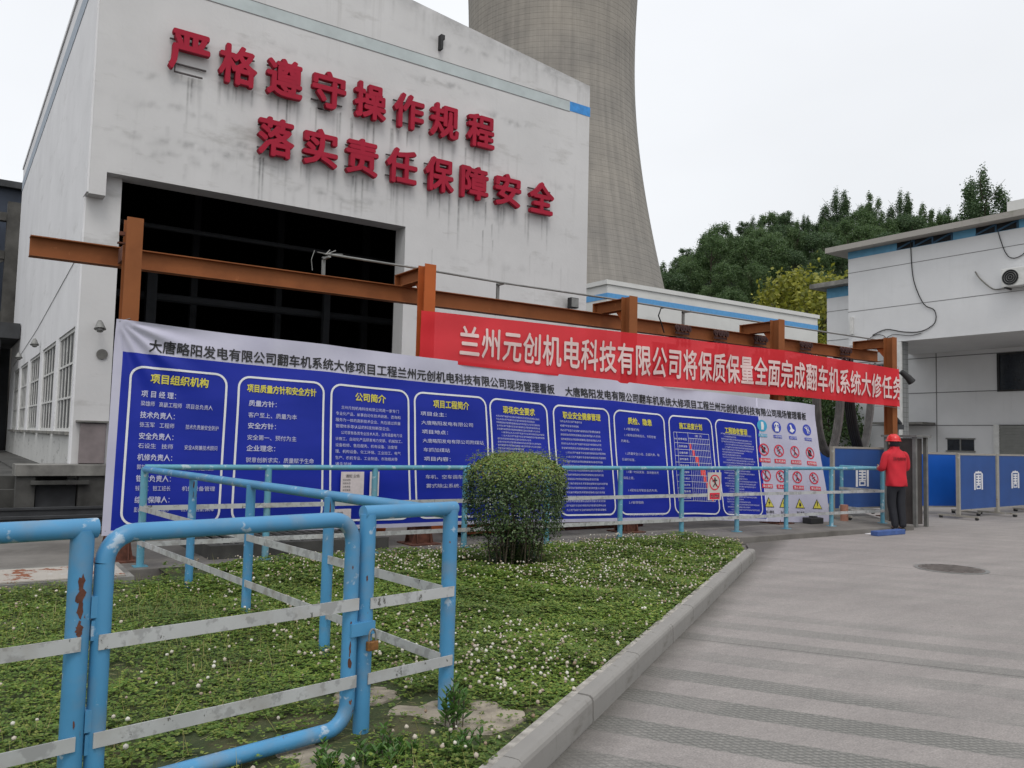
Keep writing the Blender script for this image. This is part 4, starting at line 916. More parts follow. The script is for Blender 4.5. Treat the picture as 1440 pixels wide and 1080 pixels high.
    cb = MB(); cb.box(1.97, 2.37, HY+.10, HY+.197, .93, 1.62); bevel(cb.build('meter_cabinet', M_plain('grey_brown_cabinet', (.20, .17, .17), .7, var=.25, scale=3), HALL), .01)
    cb = MB(); cb.box(1.9, 2.41, HY+.06, HY+.197, 1.635, 1.665); cb.build('cabinet_hood', m_conc, HALL)
    ln = MB(); ln.tube([(x0-.008, HY+.1, 4.7), (x0-.008, 24, 4.0), (x0-.008, 32, 3.55)], .006, 6); ln.build('wall_cable', m_metal, HALL)
side_wall()
for (x, y, z, lab) in ((2.16, 15.80, 3.33, 'round grey wall lamp on the left pilaster of the hall doorway'), (1.74, 22.9, 3.6, 'small hooded lamp above the side windows of the hall'), (1.72, 27.5, 3.6, 'round lamp farthest along the side wall of the hall')):
    o = empty('wall_lamp', (x, y, z), lab, 'wall lamp', 'lamps on the hall walls')
    b = MB(); b.tube([(x, y+.17 if x > 2 else y, z+.05), (x, y, z+.05), (x, y-.02, z)], .02, 8); b.build('arm', m_metal, o)
    b = MB(); b.tube([(x, y, z+.06), (x, y-.01, z+.02), (x, y-.05, z-.05), (x, y-.06, z-.09)], .03, 14, r2=.10); b.tube([(x, y-.05, z-.08), (x, y-.07, z-.13)], .07, 12, r2=.05); b.build('shade', m_metal, o, True)
b = MB(); b.tube([(2.25, HY+.17, 2.83), (2.25, HY+.199, 2.83)], .09, 20); tag(b.build('round_wall_plate', m_conc), 'round grey cover plate on the left pilaster below the lamp', 'cover plate')
fl = empty('floodlight', (12.45, 15.3, 4.75), 'black square floodlight on the right end of the hall front', 'floodlight')
b = MB(); b.box(12.25, 12.50, 15.50, 15.64, 4.70, 4.95); bevel(b.build('housing', m_dark, fl), .015); MB().box(12.27, 12.48, 15.485, 15.499, 4.72, 4.93).build('lens', m_metal, fl); MB().box(12.35, 12.41, 15.64, 15.75, 4.72, 4.80).build('bracket', m_dark, fl)
b = MB(); b.box(8.58, 8.64, 15.62, 15.75, 10.05, 10.38); b.box(8.64, 8.70, 15.66, 15.75, 10.30, 10.40); tag(b.build('wall_bracket', m_dark), 'small black iron bracket sticking out near the top of the hall wall', 'bracket')

# slogan letters
def slogan(name, text, xs, zc, label):
    root = empty(name, (xs[0], HY-.2, zc), label, 'lettering')
    for ch, x in zip(text, xs):
        v, f = glyphs(ch, .030, 2, .5); v = np.array(v); mnx, mxx = v[:, 0].min(), v[:, 0].max(); mny, mxy = v[:, 1].min(), v[:, 1].max()
        sx, sz = .72/(mxx-mnx), .76/(mxy-mny); sx = min(sx, .84); cx = (mnx+mxx)/2; cz = (mny+mxy)/2
        P = [((p[0]-cx)*sx+x, HY-.18-p[2]*.11, (p[1]-cz)*sz+zc) for p in v]
        nf = []; me = f
        o = mk('character', P, me, [m_red, m_ldark], root)
        mi = np.array([0 if abs(pl.normal.y) > .9 else 1 for pl in o.data.polygons], dtype=np.int32)
        o.data.polygons.foreach_set('material_index', np.where(mi == 1, 0, 0).astype(np.int32))
        b = MB()
        for zz in (-.22, .22): b.box(x-.33, x+.33, HY-.115, HY-.085, zc+zz-.012, zc+zz+.012)
        b.build('mounting_bar', m_ldark, o)
    return root
slogan('upper_slogan', '严格遵守操作规程', [3.36, 4.24, 5.14, 6.05, 6.95, 7.845, 8.72, 9.66], 8.43, 'upper row of eight red raised slogan characters on the hall wall')
slogan('lower_slogan', '落实责任保障安全', [5.02, 5.92, 6.81, 7.72, 8.63, 9.53, 10.43, 11.39], 7.22, 'lower row of eight red raised slogan characters on the hall wall')
b = MB(); b.box(3.12, 3.62, HY-.16, HY-.14, 8.02, 8.05); b.box(3.12, 3.14, HY-.16, HY-.14, 8.05, 8.2); b.box(5.85, 5.95, HY-.16, HY-.14, 8.02, 8.2); b.box(5.85, 6.1, HY-.16, HY-.14, 8.02, 8.04)
tag(b.build('bare_letter_frame', m_ldark), 'bare dark sign frame pieces under the first and fourth upper letters', 'sign frame')

# ------------------------------------------------------------------ platform, tracks and clutter left of / under the banner
PL = empty('platform', (0.9, 15.0, 0), kind='structure')
b = MB(); b.box(1.03, 2.40, 15.55, 16.3, .74, ZP-.004); b.build('platform_slab', m_conc, PL)
b = MB(); b.box(-9, 1.86, 16.4, 36, .3, .70); b.box(1.2, 1.86, 16.3, 34, .70, .74); b.build('left_slab', m_concd, PL)
b = MB(); b.box(-9, 12.9, 15.9, 16.1, -.02, .5); b.box(1.05, 1.32, 15.6, 15.9, 0, .738); b.box(1.95, 2.4, 15.6, 15.9, 0, .738); b.box(1.25, 2.1, 15.5, 15.7, .60, .66); b.box(7.94, 12.9, 15.3, 15.7, 0, .9); b.build('recessed_base', m_concd, PL)
b = MB(); b.box(1.34, 1.93, 15.72, 15.76, .05, .58); b.build('hatch', m_soot, PL)
def rails(y, lab):
    o = empty('rail_track', (-9, y, 0), lab, 'rail', 'rails in front of the hall'); m_rust = m_soot
    b = MB(); b.box(-9, 13.5, y-.03, y+.03, .275, .31); b.box(-9, 13.5, y-.008, y+.008, .17, .27); b.box(-9, 13.5, y-.065, y+.065, .15, .17); b.build('rail', m_rust, o)
rails(13.15, 'nearer rusty rail running in front of the hall platform'); rails(14.6, 'farther rusty rail close under the hall platform edge')
sl = D.meshes.new('sleeper'); s_ = MB().box(-.12, .12, -1.25, 1.25, 0, .15); sl.from_pydata(s_.v, [], s_.f); sl.materials.append(m_concd)
for k in range(36): tag(inst('sleeper', sl, None, (-8.6+.62*k, 13.87, 0)), 'dark concrete sleeper under the rusty rails', 'sleeper', 'sleepers under the rails before the hall')
b = MB(); b.poly([(-3, 8.62), (1.60, 8.62), (1.62, 9.62), (-3, 9.75)], .04, .125); tag(b.build('concrete_pad', m_conc), 'low concrete pad carrying the rusty plate beside the first gantry post', 'concrete pad')
m_plate = M_paint('pale_plate', (.40, .37, .33), chip=(.22, .08, .04), chips=.56, dirtf=.4, rough=.7, scale=3)
b = MB(); b.poly([(-3, 8.66), (1.53, 8.68), (1.55, 9.42), (-3, 9.60)], .128, .14); tag(b.build('steel_plate', m_plate), 'flat pale steel plate with rust stains lying on the concrete pad', 'steel plate')
# grating plinth
gp = empty('grating_plinth', (3.6, 10.2, .09), 'low concrete plinth with a steel bar grating behind the railing', 'grating')
b = MB(); b.box(2.55, 4.75, 9.62, 9.74, .09, .24); b.box(2.55, 4.75, 10.9, 11.0, .09, .24); b.box(2.55, 2.67, 9.74, 10.9, .09, .24); b.box(4.63, 4.75, 9.74, 10.9, .09, .24); b.build('plinth', m_concd, gp)
b = MB(); b.box(2.68, 4.62, 9.75, 10.89, .095, .11); b.build('pit_floor', m_soot, gp)
bm = D.meshes.new('grating_bar'); s_ = MB().box(-.012, .012, 0, 1.15, 0, .03); bm.from_pydata(s_.v, [], s_.f); bm.materials.append(m_metal)
for k in range(15): inst('grating_bar', bm, gp, (2.72+.131*k, 9.745, .215))
# orange pipework glimpsed under the banner
o = empty('orange_pipework', (5.0, 10.4, .09), 'orange steel pipes lying low under the banner by the second gantry post', 'pipes')
b = MB(); b.tube([(4.0, 10.9, .36), (5.1, 10.45, .22)], .06, 12); b.build('pipe', m_orange2, o, True)
b = MB(); b.tube([(4.1, 11.2, .22), (5.2, 10.7, .16)], .035, 10); b.build('pipe', m_orange2, o, True)
o = empty('orange_machine', (6.7, 10.6, .09), 'orange machine frame seen behind the round shrub under the banner', 'machine')
b = MB(); b.box(6.2, 7.3, 10.4, 10.5, .12, .20); b.box(6.2, 6.3, 10.4, 11.2, .12, .42); b.box(7.2, 7.3, 10.4, 11.2, .12, .42); b.build('frame', m_orange2, o)
b = MB(); b.box(6.35, 6.9, 10.5, 11, .18, .40); b.build('motor', m_orange2, o)
b = MB(); b.box(6.9, 7.15, 10.45, 10.9, .2, .36); b.build('gearbox', m_soot, o)
o = empty('rusty_channel', (8.9, 10.6, .09), 'rusty steel channels stacked on the apron beside the third gantry post', 'steel channels')
b = MB(); b.box(8.0, 9.95, 10.5, 10.62, .09, .19); b.build('channel', m_rust, o); b = MB(); b.box(8.2, 9.9, 10.66, 10.8, .19, .27); b.build('channel', m_rust, o)
b = MB(); b.box(7.0, 10.3, 11.6, 12.4, .088, .30); tag(b.build('dark_sump', m_soot), 'dark machinery sump behind the banner in front of the hall', 'sump')
o = empty('low_white_wall', (11.6, 11.7, .09), 'low pale corrugated wall behind the banner beside the rails', 'low wall')
b = MB()
for k in range(22): b.box(10.4+.14*k, 10.4+.14*k+.13, 11.72+(k % 2)*.02, 11.78+(k % 2)*.02, .09, .56)
b.build('sheet', M_plain('cream_sheet', (.42, .38, .32), .8, var=.25, scale=4), o)
o = empty('red_box', (13.2, 10.3, .09), 'small red box on the apron under the right end of the banner', 'box'); b = MB(); b.box(12.95, 13.35, 10.2, 10.45, .09, .29); bevel(b.build('body', M_plain('dull_red', (.30, .03, .025), .6, var=.3), o), .01)
MB().box(12.93, 13.37, 10.18, 10.47, .29, .31).build('lid', m_dark, o)
o = empty('black_case', (13.7, 9.75, .09), 'low black case on the apron behind the railing', 'case'); b = MB(); b.box(13.25, 13.62, 9.55, 9.75, .09, .20); bevel(b.build('body', m_dark, o), .015); MB().box(13.38, 13.5, 9.6, 9.7, .2, .225).build('handle', m_dark, o)
o = empty('pink_bollard', (15.05, 10.0, .09), 'short pinkish pipe stub on the apron inside the return railing', 'pipe stub'); b = MB(); b.tube([(14.55, 9.75, .09), (14.55, 9.75, .40)], .075, 14); b.build('stub', M_plain('pink_primer', (.36, .17, .12), .8, var=.2), o, True)
b = MB(); b.box(13.35, 14.2, 8.30, 8.44, 0, .085); tag(bevel(b.build('blue_kerb_block', M_plain('blue_block', (.05, .10, .28), .7, var=.25)), .01), 'blue painted kerb block at the foot of the railing end post', 'kerb block')
o = MB(); o.box(13.5, 14.5, 8.50, 8.64, .0, .012); tag(o.build('white_sill_plate', m_white), 'thin white plate on the apron edge beside the person', 'plate')

# ------------------------------------------------------------------ equipment cabinet, barriers
o = empty('equipment_cabinet', (15.4, 9.3, 0), 'tall dark steel equipment cabinet with a pale frame behind the person', 'cabinet')
b = MB(); b.box(15.66, 15.96, 8.98, 9.50, .05, 1.72); b.build('body', M_plain('brown_grey_sheet', (.075, .065, .06), .5, .3, var=.25, scale=3), o)
b = MB(); b.box(15.6, 15.655, 8.90, 8.97, .0, 1.74); b.box(15.6, 15.655, 9.5, 9.56, .0, 1.74); b.box(15.56, 16.1, 8.86, 9.6, 1.74, 1.78); b.box(15.98, 16.04, 8.90, 8.97, 0, 1.74); b.build('frame', m_metal, o)
def barrier(w=2.0, emblem=True, mat=None):
    root = empty('barrier_panel', (0, 0, 0)); mat = mat or m_panelb
    MB().box(.06, w-.06, -.012, .012, .20, 1.40).build('panel', mat, root)
    b = MB(); b.box(.0, w, -.02, .02, 1.40, 1.44); b.box(.06, w-.06, -.016, .016, .17, .20); b.build('rail', m_postw, root)
    for x in (0, w):
        b = MB(); b.box(x-.035, x+.035, -.035, .035, .09, 1.44); p = b.build('post', m_postw, root)
        f = MB(); f.box(x-.03, x+.03, -.42, .42, .05, .09); f.build('foot', m_postw, p)
        for s in (-1, 1): c = MB(); c.tube([(x-.03, .38*s, .03), (x+.03, .38*s, .03)], .032, 12); c.build('castor', m_dark, p)
    if emblem:       # white badge: rounded frame with a stack of strokes
        V = []; F = []; y = -.0155; cx, cz = w/2, .86
        def q(x0, x1, z0, z1): b0 = len(V); V.extend([(cx+x0, y, cz+z0), (cx+x1, y, cz+z0), (cx+x1, y, cz+z1), (cx+x0, y, cz+z1)]); F.append((b0, b0+1, b0+2, b0+3))
        q(-.17, -.115, -.26, .18); q(.115, .17, -.26, .18); q(-.115, .115, .18, .23); q(-.02, .02, .215, .25)
        b0 = len(V); V.extend([(cx-.15, y, cz+.18), (cx-.115, y, cz+.18), (cx-.115, y, cz+.215)]); F.append((b0, b0+1, b0+2)); b0 = len(V); V.extend([(cx+.115, y, cz+.18), (cx+.15, y, cz+.18), (cx+.115, y, cz+.215)]); F.append((b0, b0+1, b0+2))
        for z in (.12, .05, -.02, -.09): q(-.09, -.022, z-.02, z+.02); q(.022, .09, z-.02, z+.02)
        q(-.022, .022, -.12, .15); q(-.085, .085, -.15, -.12); q(-.085, -.05, -.24, -.15); q(.05, .085, -.24, -.15); q(-.05, .05, -.24, -.21)
        q(.085, .097, -.09, .15)
        V = [(cx+(a-cx)*1.35, b_, cz+(c_-cz)*.84-.02) for a, b_, c_ in V]; mk('emblem', V, F, m_white, root)
    return root
bp = barrier()
places = [((18.55, 9.62), .073, 'blue barrier panel with white emblem, just right of the gap beside the person'), ((20.60, 9.77), .066, 'blue barrier panel with white emblem at the right edge of the picture'), ((22.64, 9.90), .06, 'blue barrier panel beyond the right edge emblem panel'), ((14.80, 10.18), .0, 'blue barrier panel with white emblem behind the railing left of the person')]
for k, ((x, y), rz, lab) in enumerate(places):
    o = bp if k == 0 else copy_tree(bp); o.location = (x, y, .0 if k != 3 else .088); o.rotation_euler.z = rz; tag(o, lab, 'barrier', 'blue barrier panels round the works')
bq = barrier(1.9, False, m_panelb2)
for k, ((x, y), rz, lab) in enumerate([((22.9, 13.15), -.12, 'plain bright blue barrier panel farther back, left of the emblem panels'), ((15.6, 11.75), .12, 'plain bright blue barrier panel behind the hanging cables'), ((18.3, 10.9), -.35, 'plain blue barrier panel just right of the cabinet')]):
    o = bq if k == 0 else copy_tree(bq); o.location = (x, y, 0); o.rotation_euler.z = rz; tag(o, lab, 'barrier', 'plain blue barrier panels')
b = MB(); b.box(22.8, 25.4, 13.4, 13.6, 0, .16); tag(b.build('brick_kerb', M_plain('brown_brick_kerb', (.2, .15, .10), .9, var=.4, scale=10)), 'low brown brick kerb under the plain bright blue barrier', 'kerb')

# ------------------------------------------------------------------ right building
RB = empty('right_building', (26, 16, 0), 'white building with blue bands, deep eaves and an overhanging upper floor', 'building')
yN = -12.0
b = MB(); b.box(26, 30, yN, 17.23, 5.06, 8.37); b.build('upper_floor', m_clean, RB)
b = MB(); b.box(30, 44, yN, 20.87, 0, 8.06); b.build('ground_floor_wall', m_clean, RB)
b = MB(); b.box(25.55, 30.6, yN, 17.85, 8.375, 8.56); b.build('roof_slab', M_wall('mossy_eave', (.36, .34, .31), amount=.7, dirt=(.12, .13, .08)), RB)
b = MB(); b.box(29.5, 45, 17.96, 21.35, 8.065, 8.25); b.build('wing_roof_slab', m_conc, RB)
b = MB(); b.box(26.6, 30.5, yN, 12.2, 8.565, 9.15); b.build('parapet', m_mid, RB)
b = MB(); b.box(25.994, 26.02, yN, 17.235, 8.12, 8.37); b.box(26.0, 30, 17.225, 17.236, 8.12, 8.37); b.build('blue_band', m_band, RB)
b = MB(); b.box(29.994, 30.02, 17.24, 20.875, 7.66, 8.06); b.box(30, 44, 20.865, 20.878, 7.66, 8.06); b.build('wing_blue_band', m_band, RB)
b = MB()
for z in (7.62, 6.25): b.box(25.994, 26.02, yN, 17.24, z-.010, z+.010); b.box(26, 30, 17.22, 17.24, z-.012, z+.012)
for z in (7.1, 5.9): b.box(29.990, 30.02, 17.3, 20.88, z-.01, z+.01)
for z in (3.60, 2.40, 4.9): b.box(29.988, 30.02, yN, 20.88, z-.014, z+.014)
b.box(29.988, 30.02, 16.29, 16.32, 0, 5.05); b.build('wall_joint', m_groove, RB)
def vent(y0, n):
    f = MB(); x = 25.988; w = .62
    f.box(x, x+.02, y0, y0+n*w, 8.13, 8.37); o = f.build('vent_opening', m_black, RB); g = MB()
    for k in range(n): a = y0+k*w; g.box(x-.02, x, a, a+.05, 8.13, 8.37); g.beam((x-.01, a+w, 8.15), (x-.01, a+.05, 8.35), .03, .05)
    g.build('vent_grille', M_plain('blue_vent', (.02, .07, .13), .6), o)
vent(13.55, 3); vent(11.6, 2)
mt, N_, L_2, P_ = nodes('grey_wall_tile'); br = N_.new('ShaderNodeTexBrick'); tc = N_.new('ShaderNodeTexCoord'); mp = N_.new('ShaderNodeMapping'); mp.inputs['Rotation'].default_value = (R(90), 0, 0)
L_2.new(tc.outputs['Object'], mp.inputs[0]); L_2.new(mp.outputs[0], br.inputs[0]); br.offset = 0; br.inputs['Scale'].default_value = 1; br.inputs['Brick Width'].default_value = .16; br.inputs['Row Height'].default_value = .16; br.inputs['Mortar Size'].default_value = .008
br.inputs['Color1'].default_value = (.30, .31, .31, 1); br.inputs['Color2'].default_value = (.27, .28, .28, 1); br.inputs['Mortar'].default_value = (.14, .14, .14, 1); L_2.new(br.outputs[0], P_.inputs['Base Color']); P_.inputs['Roughness'].default_value = .4
b = MB(); b.box(26.065, 26.45, 15.32, 15.6, 0, 5.055); b.build('tiled_column', mt, RB)
b = MB(); b.box(26.0, 26.062, 15.30, 15.62, 0, 5.055); b.build('column_face', m_frame, RB)
w = MB(); w.box(29.99, 30.05, 10.2, 14.08, 3.62, 4.82); o = w.build('window', m_dglass, RB)
f = MB(); f.box(29.95, 29.99, 10.15, 14.16, 4.82, 4.88); f.box(29.95, 29.99, 10.15, 14.16, 3.56, 3.62); f.box(29.95, 29.99, 14.08, 14.16, 3.62, 4.82); f.box(29.96, 29.99, 12.1, 12.15, 3.62, 4.82); f.build('frame', m_dark, o)
w = MB(); w.box(29.985, 30.05, 14.98, 15.92, 1.50, 1.90); o = w.build('window', m_dglass, RB); f = MB(); f.box(29.96, 29.985, 15.42, 15.47, 1.5, 1.9); f.box(29.955, 29.985, 14.93, 15.97, 1.9, 1.95); f.box(29.955, 29.985, 14.93, 15.97, 1.45, 1.5); f.build('frame', m_metal, o)
w = MB(); w.box(29.985, 30.05, 18.1, 18.8, 4.25, 4.75); o = w.build('window', M_plain('teal_glass', (.03, .10, .12), .3), RB); f = MB(); f.box(29.96, 29.985, 18.05, 18.85, 4.75, 4.80); f.box(29.96, 29.985, 18.43, 18.47, 4.25, 4.75); f.build('frame', m_metal, o)
s = MB(); zz = 0
while zz < 2.34: s.box(29.93+.02*0, 29.965, 10.4, 14.1, zz, zz+.085); zz += .1
s.box(29.966, 29.985, 10.4, 14.1, 0, 2.36); s.build('roller_shutter', M_plain('shutter_grey', (.23, .235, .22), .5, .2, var=.1), RB)
b = MB(); b.box(29.90, 29.99, 14.1, 14.28, 0, 2.42); b.box(29.90, 29.99, 10.2, 14.28, 2.42, 2.6-.18); b.build('shutter_jamb', m_frame, RB)
b = MB(); b.box(29.1, 29.99, 16.35, 18.4, 2.42, 2.50); b.build('canopy', m_conc, RB)
b = MB(); b.box(25.9, 25.99, 17.02, 17.12, 5.45, 6.05); b.build('vertical_plaque', m_frame, RB)
ac = empty('air_conditioner', (25.7, 11.6, 6.35), 'white outdoor air conditioner unit on brackets with a dark round fan', 'air conditioner')
b = MB(); b.box(25.68, 25.93, 11.15, 11.98, 6.35, 6.90); bevel(b.build('casing', m_frame, ac), .02)
b = MB(); b.tube([(25.672, 11.72, 6.62), (25.68, 11.72, 6.62)], .23, 28); b.build('fan_opening', m_black, ac)
b = MB()
for r in (.23, .17, .11, .05):
    b.tube([(25.668, 11.72+r*math.cos(2*PI*k/24), 6.62+r*math.sin(2*PI*k/24)) for k in range(25)], .006, 5, cap=False)
b.build('fan_guard', m_metal, ac)
for y in (11.3, 11.85): MB().box(25.62, 25.995, y-.02, y+.02, 6.30, 6.345).build('bracket', m_dark, ac)
def wire(name, pts, r, lab, mat=m_dark, sub=4):
    P = [Vector(p) for p in pts]; S = []
    for i in range(len(P)-1):
        p0, p1, p2, p3 = P[max(i-1, 0)], P[i], P[i+1], P[min(i+2, len(P)-1)]
        for t in [k/sub for k in range(sub)]: S.append(.5*((2*p1)+(-p0+p2)*t+(2*p0-5*p1+4*p2-p3)*t*t+(-p0+3*p1-3*p2+p3)*t*t*t))
    S.append(P[-1]); b = MB(); b.tube(S, r, 6); return tag(b.build(name, mat, None, True), lab, 'cable')
x = 25.97
wire('wall_wire', [(x, 14.93, 8.6), (x, 14.9, 7.6), (x, 14.8, 6.9), (x, 14.5, 6.2), (x, 14.15, 5.95), (x, 14.15, 5.55), (x, 14.6, 5.32), (x, 15.2, 5.36), (x, 15.8, 5.5), (x, 16.3, 5.35)], .016, 'black wire wandering down the overhanging white wall')
wire('pipe_to_conditioner', [(x-.03, 12.85, 7.0), (x-.03, 12.7, 6.75), (x-.03, 12.35, 6.4), (x-.03, 12.1, 6.36), (x-.03, 11.9, 6.38)], .022, 'insulated pipe bending along the wall to the air conditioner', m_conc)
wire('wire_loop', [(x, 12.2, 8.2), (x, 12.0, 7.5), (x, 11.8, 7.25), (x, 11.5, 7.3), (x, 11.2, 7.6)], .013, 'thin black wire loop below the vents near the air conditioner')
wire('wire_bunch', [(x, 16.5, 5.2), (x, 16.2, 5.35), (x, 15.9, 5.3), (x, 15.8, 5.12), (x, 16.0, 5.05), (x, 15.6, 5.3), (x, 15.0, 5.22), (x, 14.6, 5.26)], .010, 'tangled thin wires at the lower corner of the overhang')
cam = empty('security_camera', (16.75, 9.85, 2.95), 'black hooded security camera or lamp at the right end of the red banner', 'security camera')
b = MB(); b.tube([(16.60, 9.90, 3.15), (16.72, 9.80, 3.08)], .02, 8); b.build('arm', m_dark, cam)
b = MB(); b.tube([(16.68, 9.82, 3.14), (16.80, 9.74, 3.02), (16.88, 9.70, 2.92)], .055, 12, r2=.085); b.build('hood', m_dark, cam, True)
cam = empty('pole_camera', (18.6, 11.2, 0), 'grey camera on a thin pole beside the cabinet', 'security camera')
b = MB(); b.tube([(19.2, 11.4, 0), (19.2, 11.4, 2.25)], .025, 8); b.build('pole', m_metal, cam, True)
b = MB(); b.tube([(19.0, 11.35, 2.25), (19.3, 11.4, 2.12)], .055, 10); b.box(19.1, 19.35, 11.33, 11.47, 1.98, 2.1); b.build('housing', m_soot, cam)

# ------------------------------------------------------------------ mid building
MBG = empty('low_white_building', (24.2, 28, 0), 'low white building with a blue band behind the gantry and before the wooded hill', 'building')
MB().box(24.2, 39.4, 28, 38, 0, 8.55).build('wall', m_mid, MBG)
b = MB(); b.box(24.1, 39.5, 27.93, 38.1, 8.55, 8.75); b.build('parapet', m_mid, MBG)
b = MB(); b.box(24.19, 39.42, 27.985, 28.02, 7.90, 8.17); b.box(24.185, 24.21, 28.02, 38, 7.90, 8.17); b.build('blue_band', M_plain('mid_blue_band', (.08, .28, .55), .6, var=.1), MBG)
b = MB(); b.box(24.185, 39.43, 27.98, 28.02, 6.6, 6.63); b.build('wall_joint', m_groove, MBG)
for xx in (27, 30.5, 34, 37): f = MB(); f.box(xx, xx+1.6, 27.97, 28.03, 4.6, 6.2); o = f.build('window', m_dglass, MBG); q = MB(); q.box(xx-.05, xx+1.65, 27.94, 27.968, 6.2, 6.27); q.box(xx-.05, xx+1.65, 27.94, 27.968, 4.53, 4.6); q.box(xx+.78, xx+.83, 27.94, 27.968, 4.6, 6.2); q.build('frame', m_frame, o)

# ------------------------------------------------------------------ far left dark shed and frame
o = empty('dark_shed', (-4, 36, 0), 'dark sheeted coal shed beyond the left side of the hall', 'building')
b = MB(); b.box(-16, 2.1, 37, 60, 0, 10.7); b.build('sheet_wall', m_navy, o); b = MB(); b.box(-16.3, 2.4, 36.7, 60.3, 10.7, 10.95); b.build('roof', m_soot, o)
o = empty('concrete_trestle', (1, 34.8, 0), 'old concrete trestle frame standing in front of the dark shed', 'trestle')
m_tr = M_plain('old_trestle_concrete', (.085, .082, .075), .95, var=.5, scale=1.5, bmp=.4)
for x in (-4.6, -1.2, 1.55): b = MB(); b.box(x, x+.45, 34.8, 35.3, 0, 9.7); b.build('post', m_tr, o)
for z in (3.0, 5.4, 7.6, 9.0): b = MB(); b.box(-6, 1.54, 34.9, 35.2, z, z+.3); b.build('beam', m_tr, o)
b = MB(); b.beam((-1.2, 35, 3.3), (1.5, 35, 5.4), .1, .15); b.beam((-1.2, 35, 5.7), (1.5, 35, 7.6), .1, .15); b.build('brace', m_tr, o)
o = empty('dark_canopy', (0, 31, 0), 'dark sheet canopy on the lower left beside the hall windows', 'canopy')
b = MB(); b.box(-6, 1.84, 29.5, 33.5, 4.25, 4.72); b.build('roof', m_soot, o)
for x in (-2, 1.2): b = MB(); b.box(x, x+.15, 29.6, 29.75, .74, 4.2); b.build('post', m_soot, o)
b = MB(); b.box(-9, 1.84, 33.6, 33.8, .70, 4.5); b.build('back_sheet', m_black, o)

# ------------------------------------------------------------------ cooling tower
def tower():
    depth = 200; d = Vector((.58047, .78097, 0)); cx, cy = d.x*depth, d.y*depth
    root = empty('cooling_tower', (cx, cy, 0), 'huge grey concrete hyperbolic cooling tower rising behind the hall', 'cooling tower')
    r0, z0, c = 19.9, 91., 57.; n = 144; V = []; F = []; zs = []
    z = 6.
    while z < 118: zs.append(z); z += 1.3
    m = 0
    for i, z in enumerate(zs):        # each lift of the shell is a shallow step, as poured
        for zz, e in ((z, .015), (z+1.26, 0.), (z+1.29, -.02)):
            r = r0*math.sqrt(1+((zz-z0)/(c if zz < z0 else c*1.3))**2)+e
            for j in range(n): a = 2*PI*j/n; V.append((cx+math.cos(a)*r, cy+math.sin(a)*r, zz))
            m += 1
    for i in range(m-1):
        for j in range(n): F.append((i*n+j, i*n+(j+1) % n, (i+1)*n+(j+1) % n, (i+1)*n+j))
    mt, N, L, P = nodes('tower_concrete'); tc = N.new('ShaderNodeTexCoord'); sp = N.new('ShaderNodeSeparateXYZ'); L.new(tc.outputs['Object'], sp.inputs[0])
    an = mth(N, L, 'ARCTAN2', sp.outputs[1], sp.outputs[0]); cb = N.new('ShaderNodeCombineXYZ'); L.new(mth(N, L, 'MULTIPLY', an, 22.), cb.inputs[0]); L.new(sp.outputs[2], cb.inputs[1])
    br = N.new('ShaderNodeTexBrick'); br.offset = 0; L.new(cb.outputs[0], br.inputs[0]); br.inputs['Scale'].default_value = 1; br.inputs['Brick Width'].default_value = .95; br.inputs['Row Height'].default_value = 1.3; br.inputs['Mortar Size'].default_value = .05; br.inputs['Mortar Smooth'].default_value = .5
    br.inputs['Color1'].default_value = (.268, .252, .228, 1); br.inputs['Color2'].default_value = (.290, .272, .246, 1); br.inputs['Mortar'].default_value = (.245, .230, .208, 1)
    nz = N.new('ShaderNodeTexNoise'); L.new(cb.outputs[0], nz.inputs[0]); nz.inputs['Scale'].default_value = .09; nz.inputs['Detail'].default_value = 6
    c1 = mix(N, L, .8, br.outputs[0], ramp(N, L, nz.outputs[0], [(.3, (.78, .78, .78)), (.7, (1.15, 1.13, 1.1))]), 'MULTIPLY')
    mp = N.new('ShaderNodeMapping'); mp.inputs['Scale'].default_value = (.9, .03, 1); L.new(cb.outputs[0], mp.inputs[0]); n2 = N.new('ShaderNodeTexNoise'); n2.inputs['Detail'].default_value = 4; n2.inputs['Scale'].default_value = 1; L.new(mp.outputs[0], n2.inputs[0])
    c1 = mix(N, L, .7, c1, ramp(N, L, n2.outputs[0], [(.35, (.82, .82, .83)), (.65, (1.1, 1.1, 1.1))]), 'MULTIPLY')
    n3 = noise(N, L, .006, 3, .5, (.02, .02, 6)); c1 = mix(N, L, .6, c1, ramp(N, L, n3, [(.40, (.86, .87, .88)), (.6, (1.06, 1.04, 1.0))]), 'MULTIPLY')
    L.new(c1, P.inputs['Base Color']); P.inputs['Roughness'].default_value = .95
    mk('shell', V, F, mt, root)
    b = MB()
    for j in range(36):
        a0 = 2*PI*j/36; r1 = 39; r2 = r0*math.sqrt(1+((6-z0)/c)**2)
        for s in (-1, 1): b.tube([(cx+math.cos(a0)*r1, cy+math.sin(a0)*r1, 0), (cx+math.cos(a0+s*.087)*r2, cy+math.sin(a0+s*.087)*r2, 6.1)], .45, 6)
    b.build('support_leg', m_conc, root)
tower()

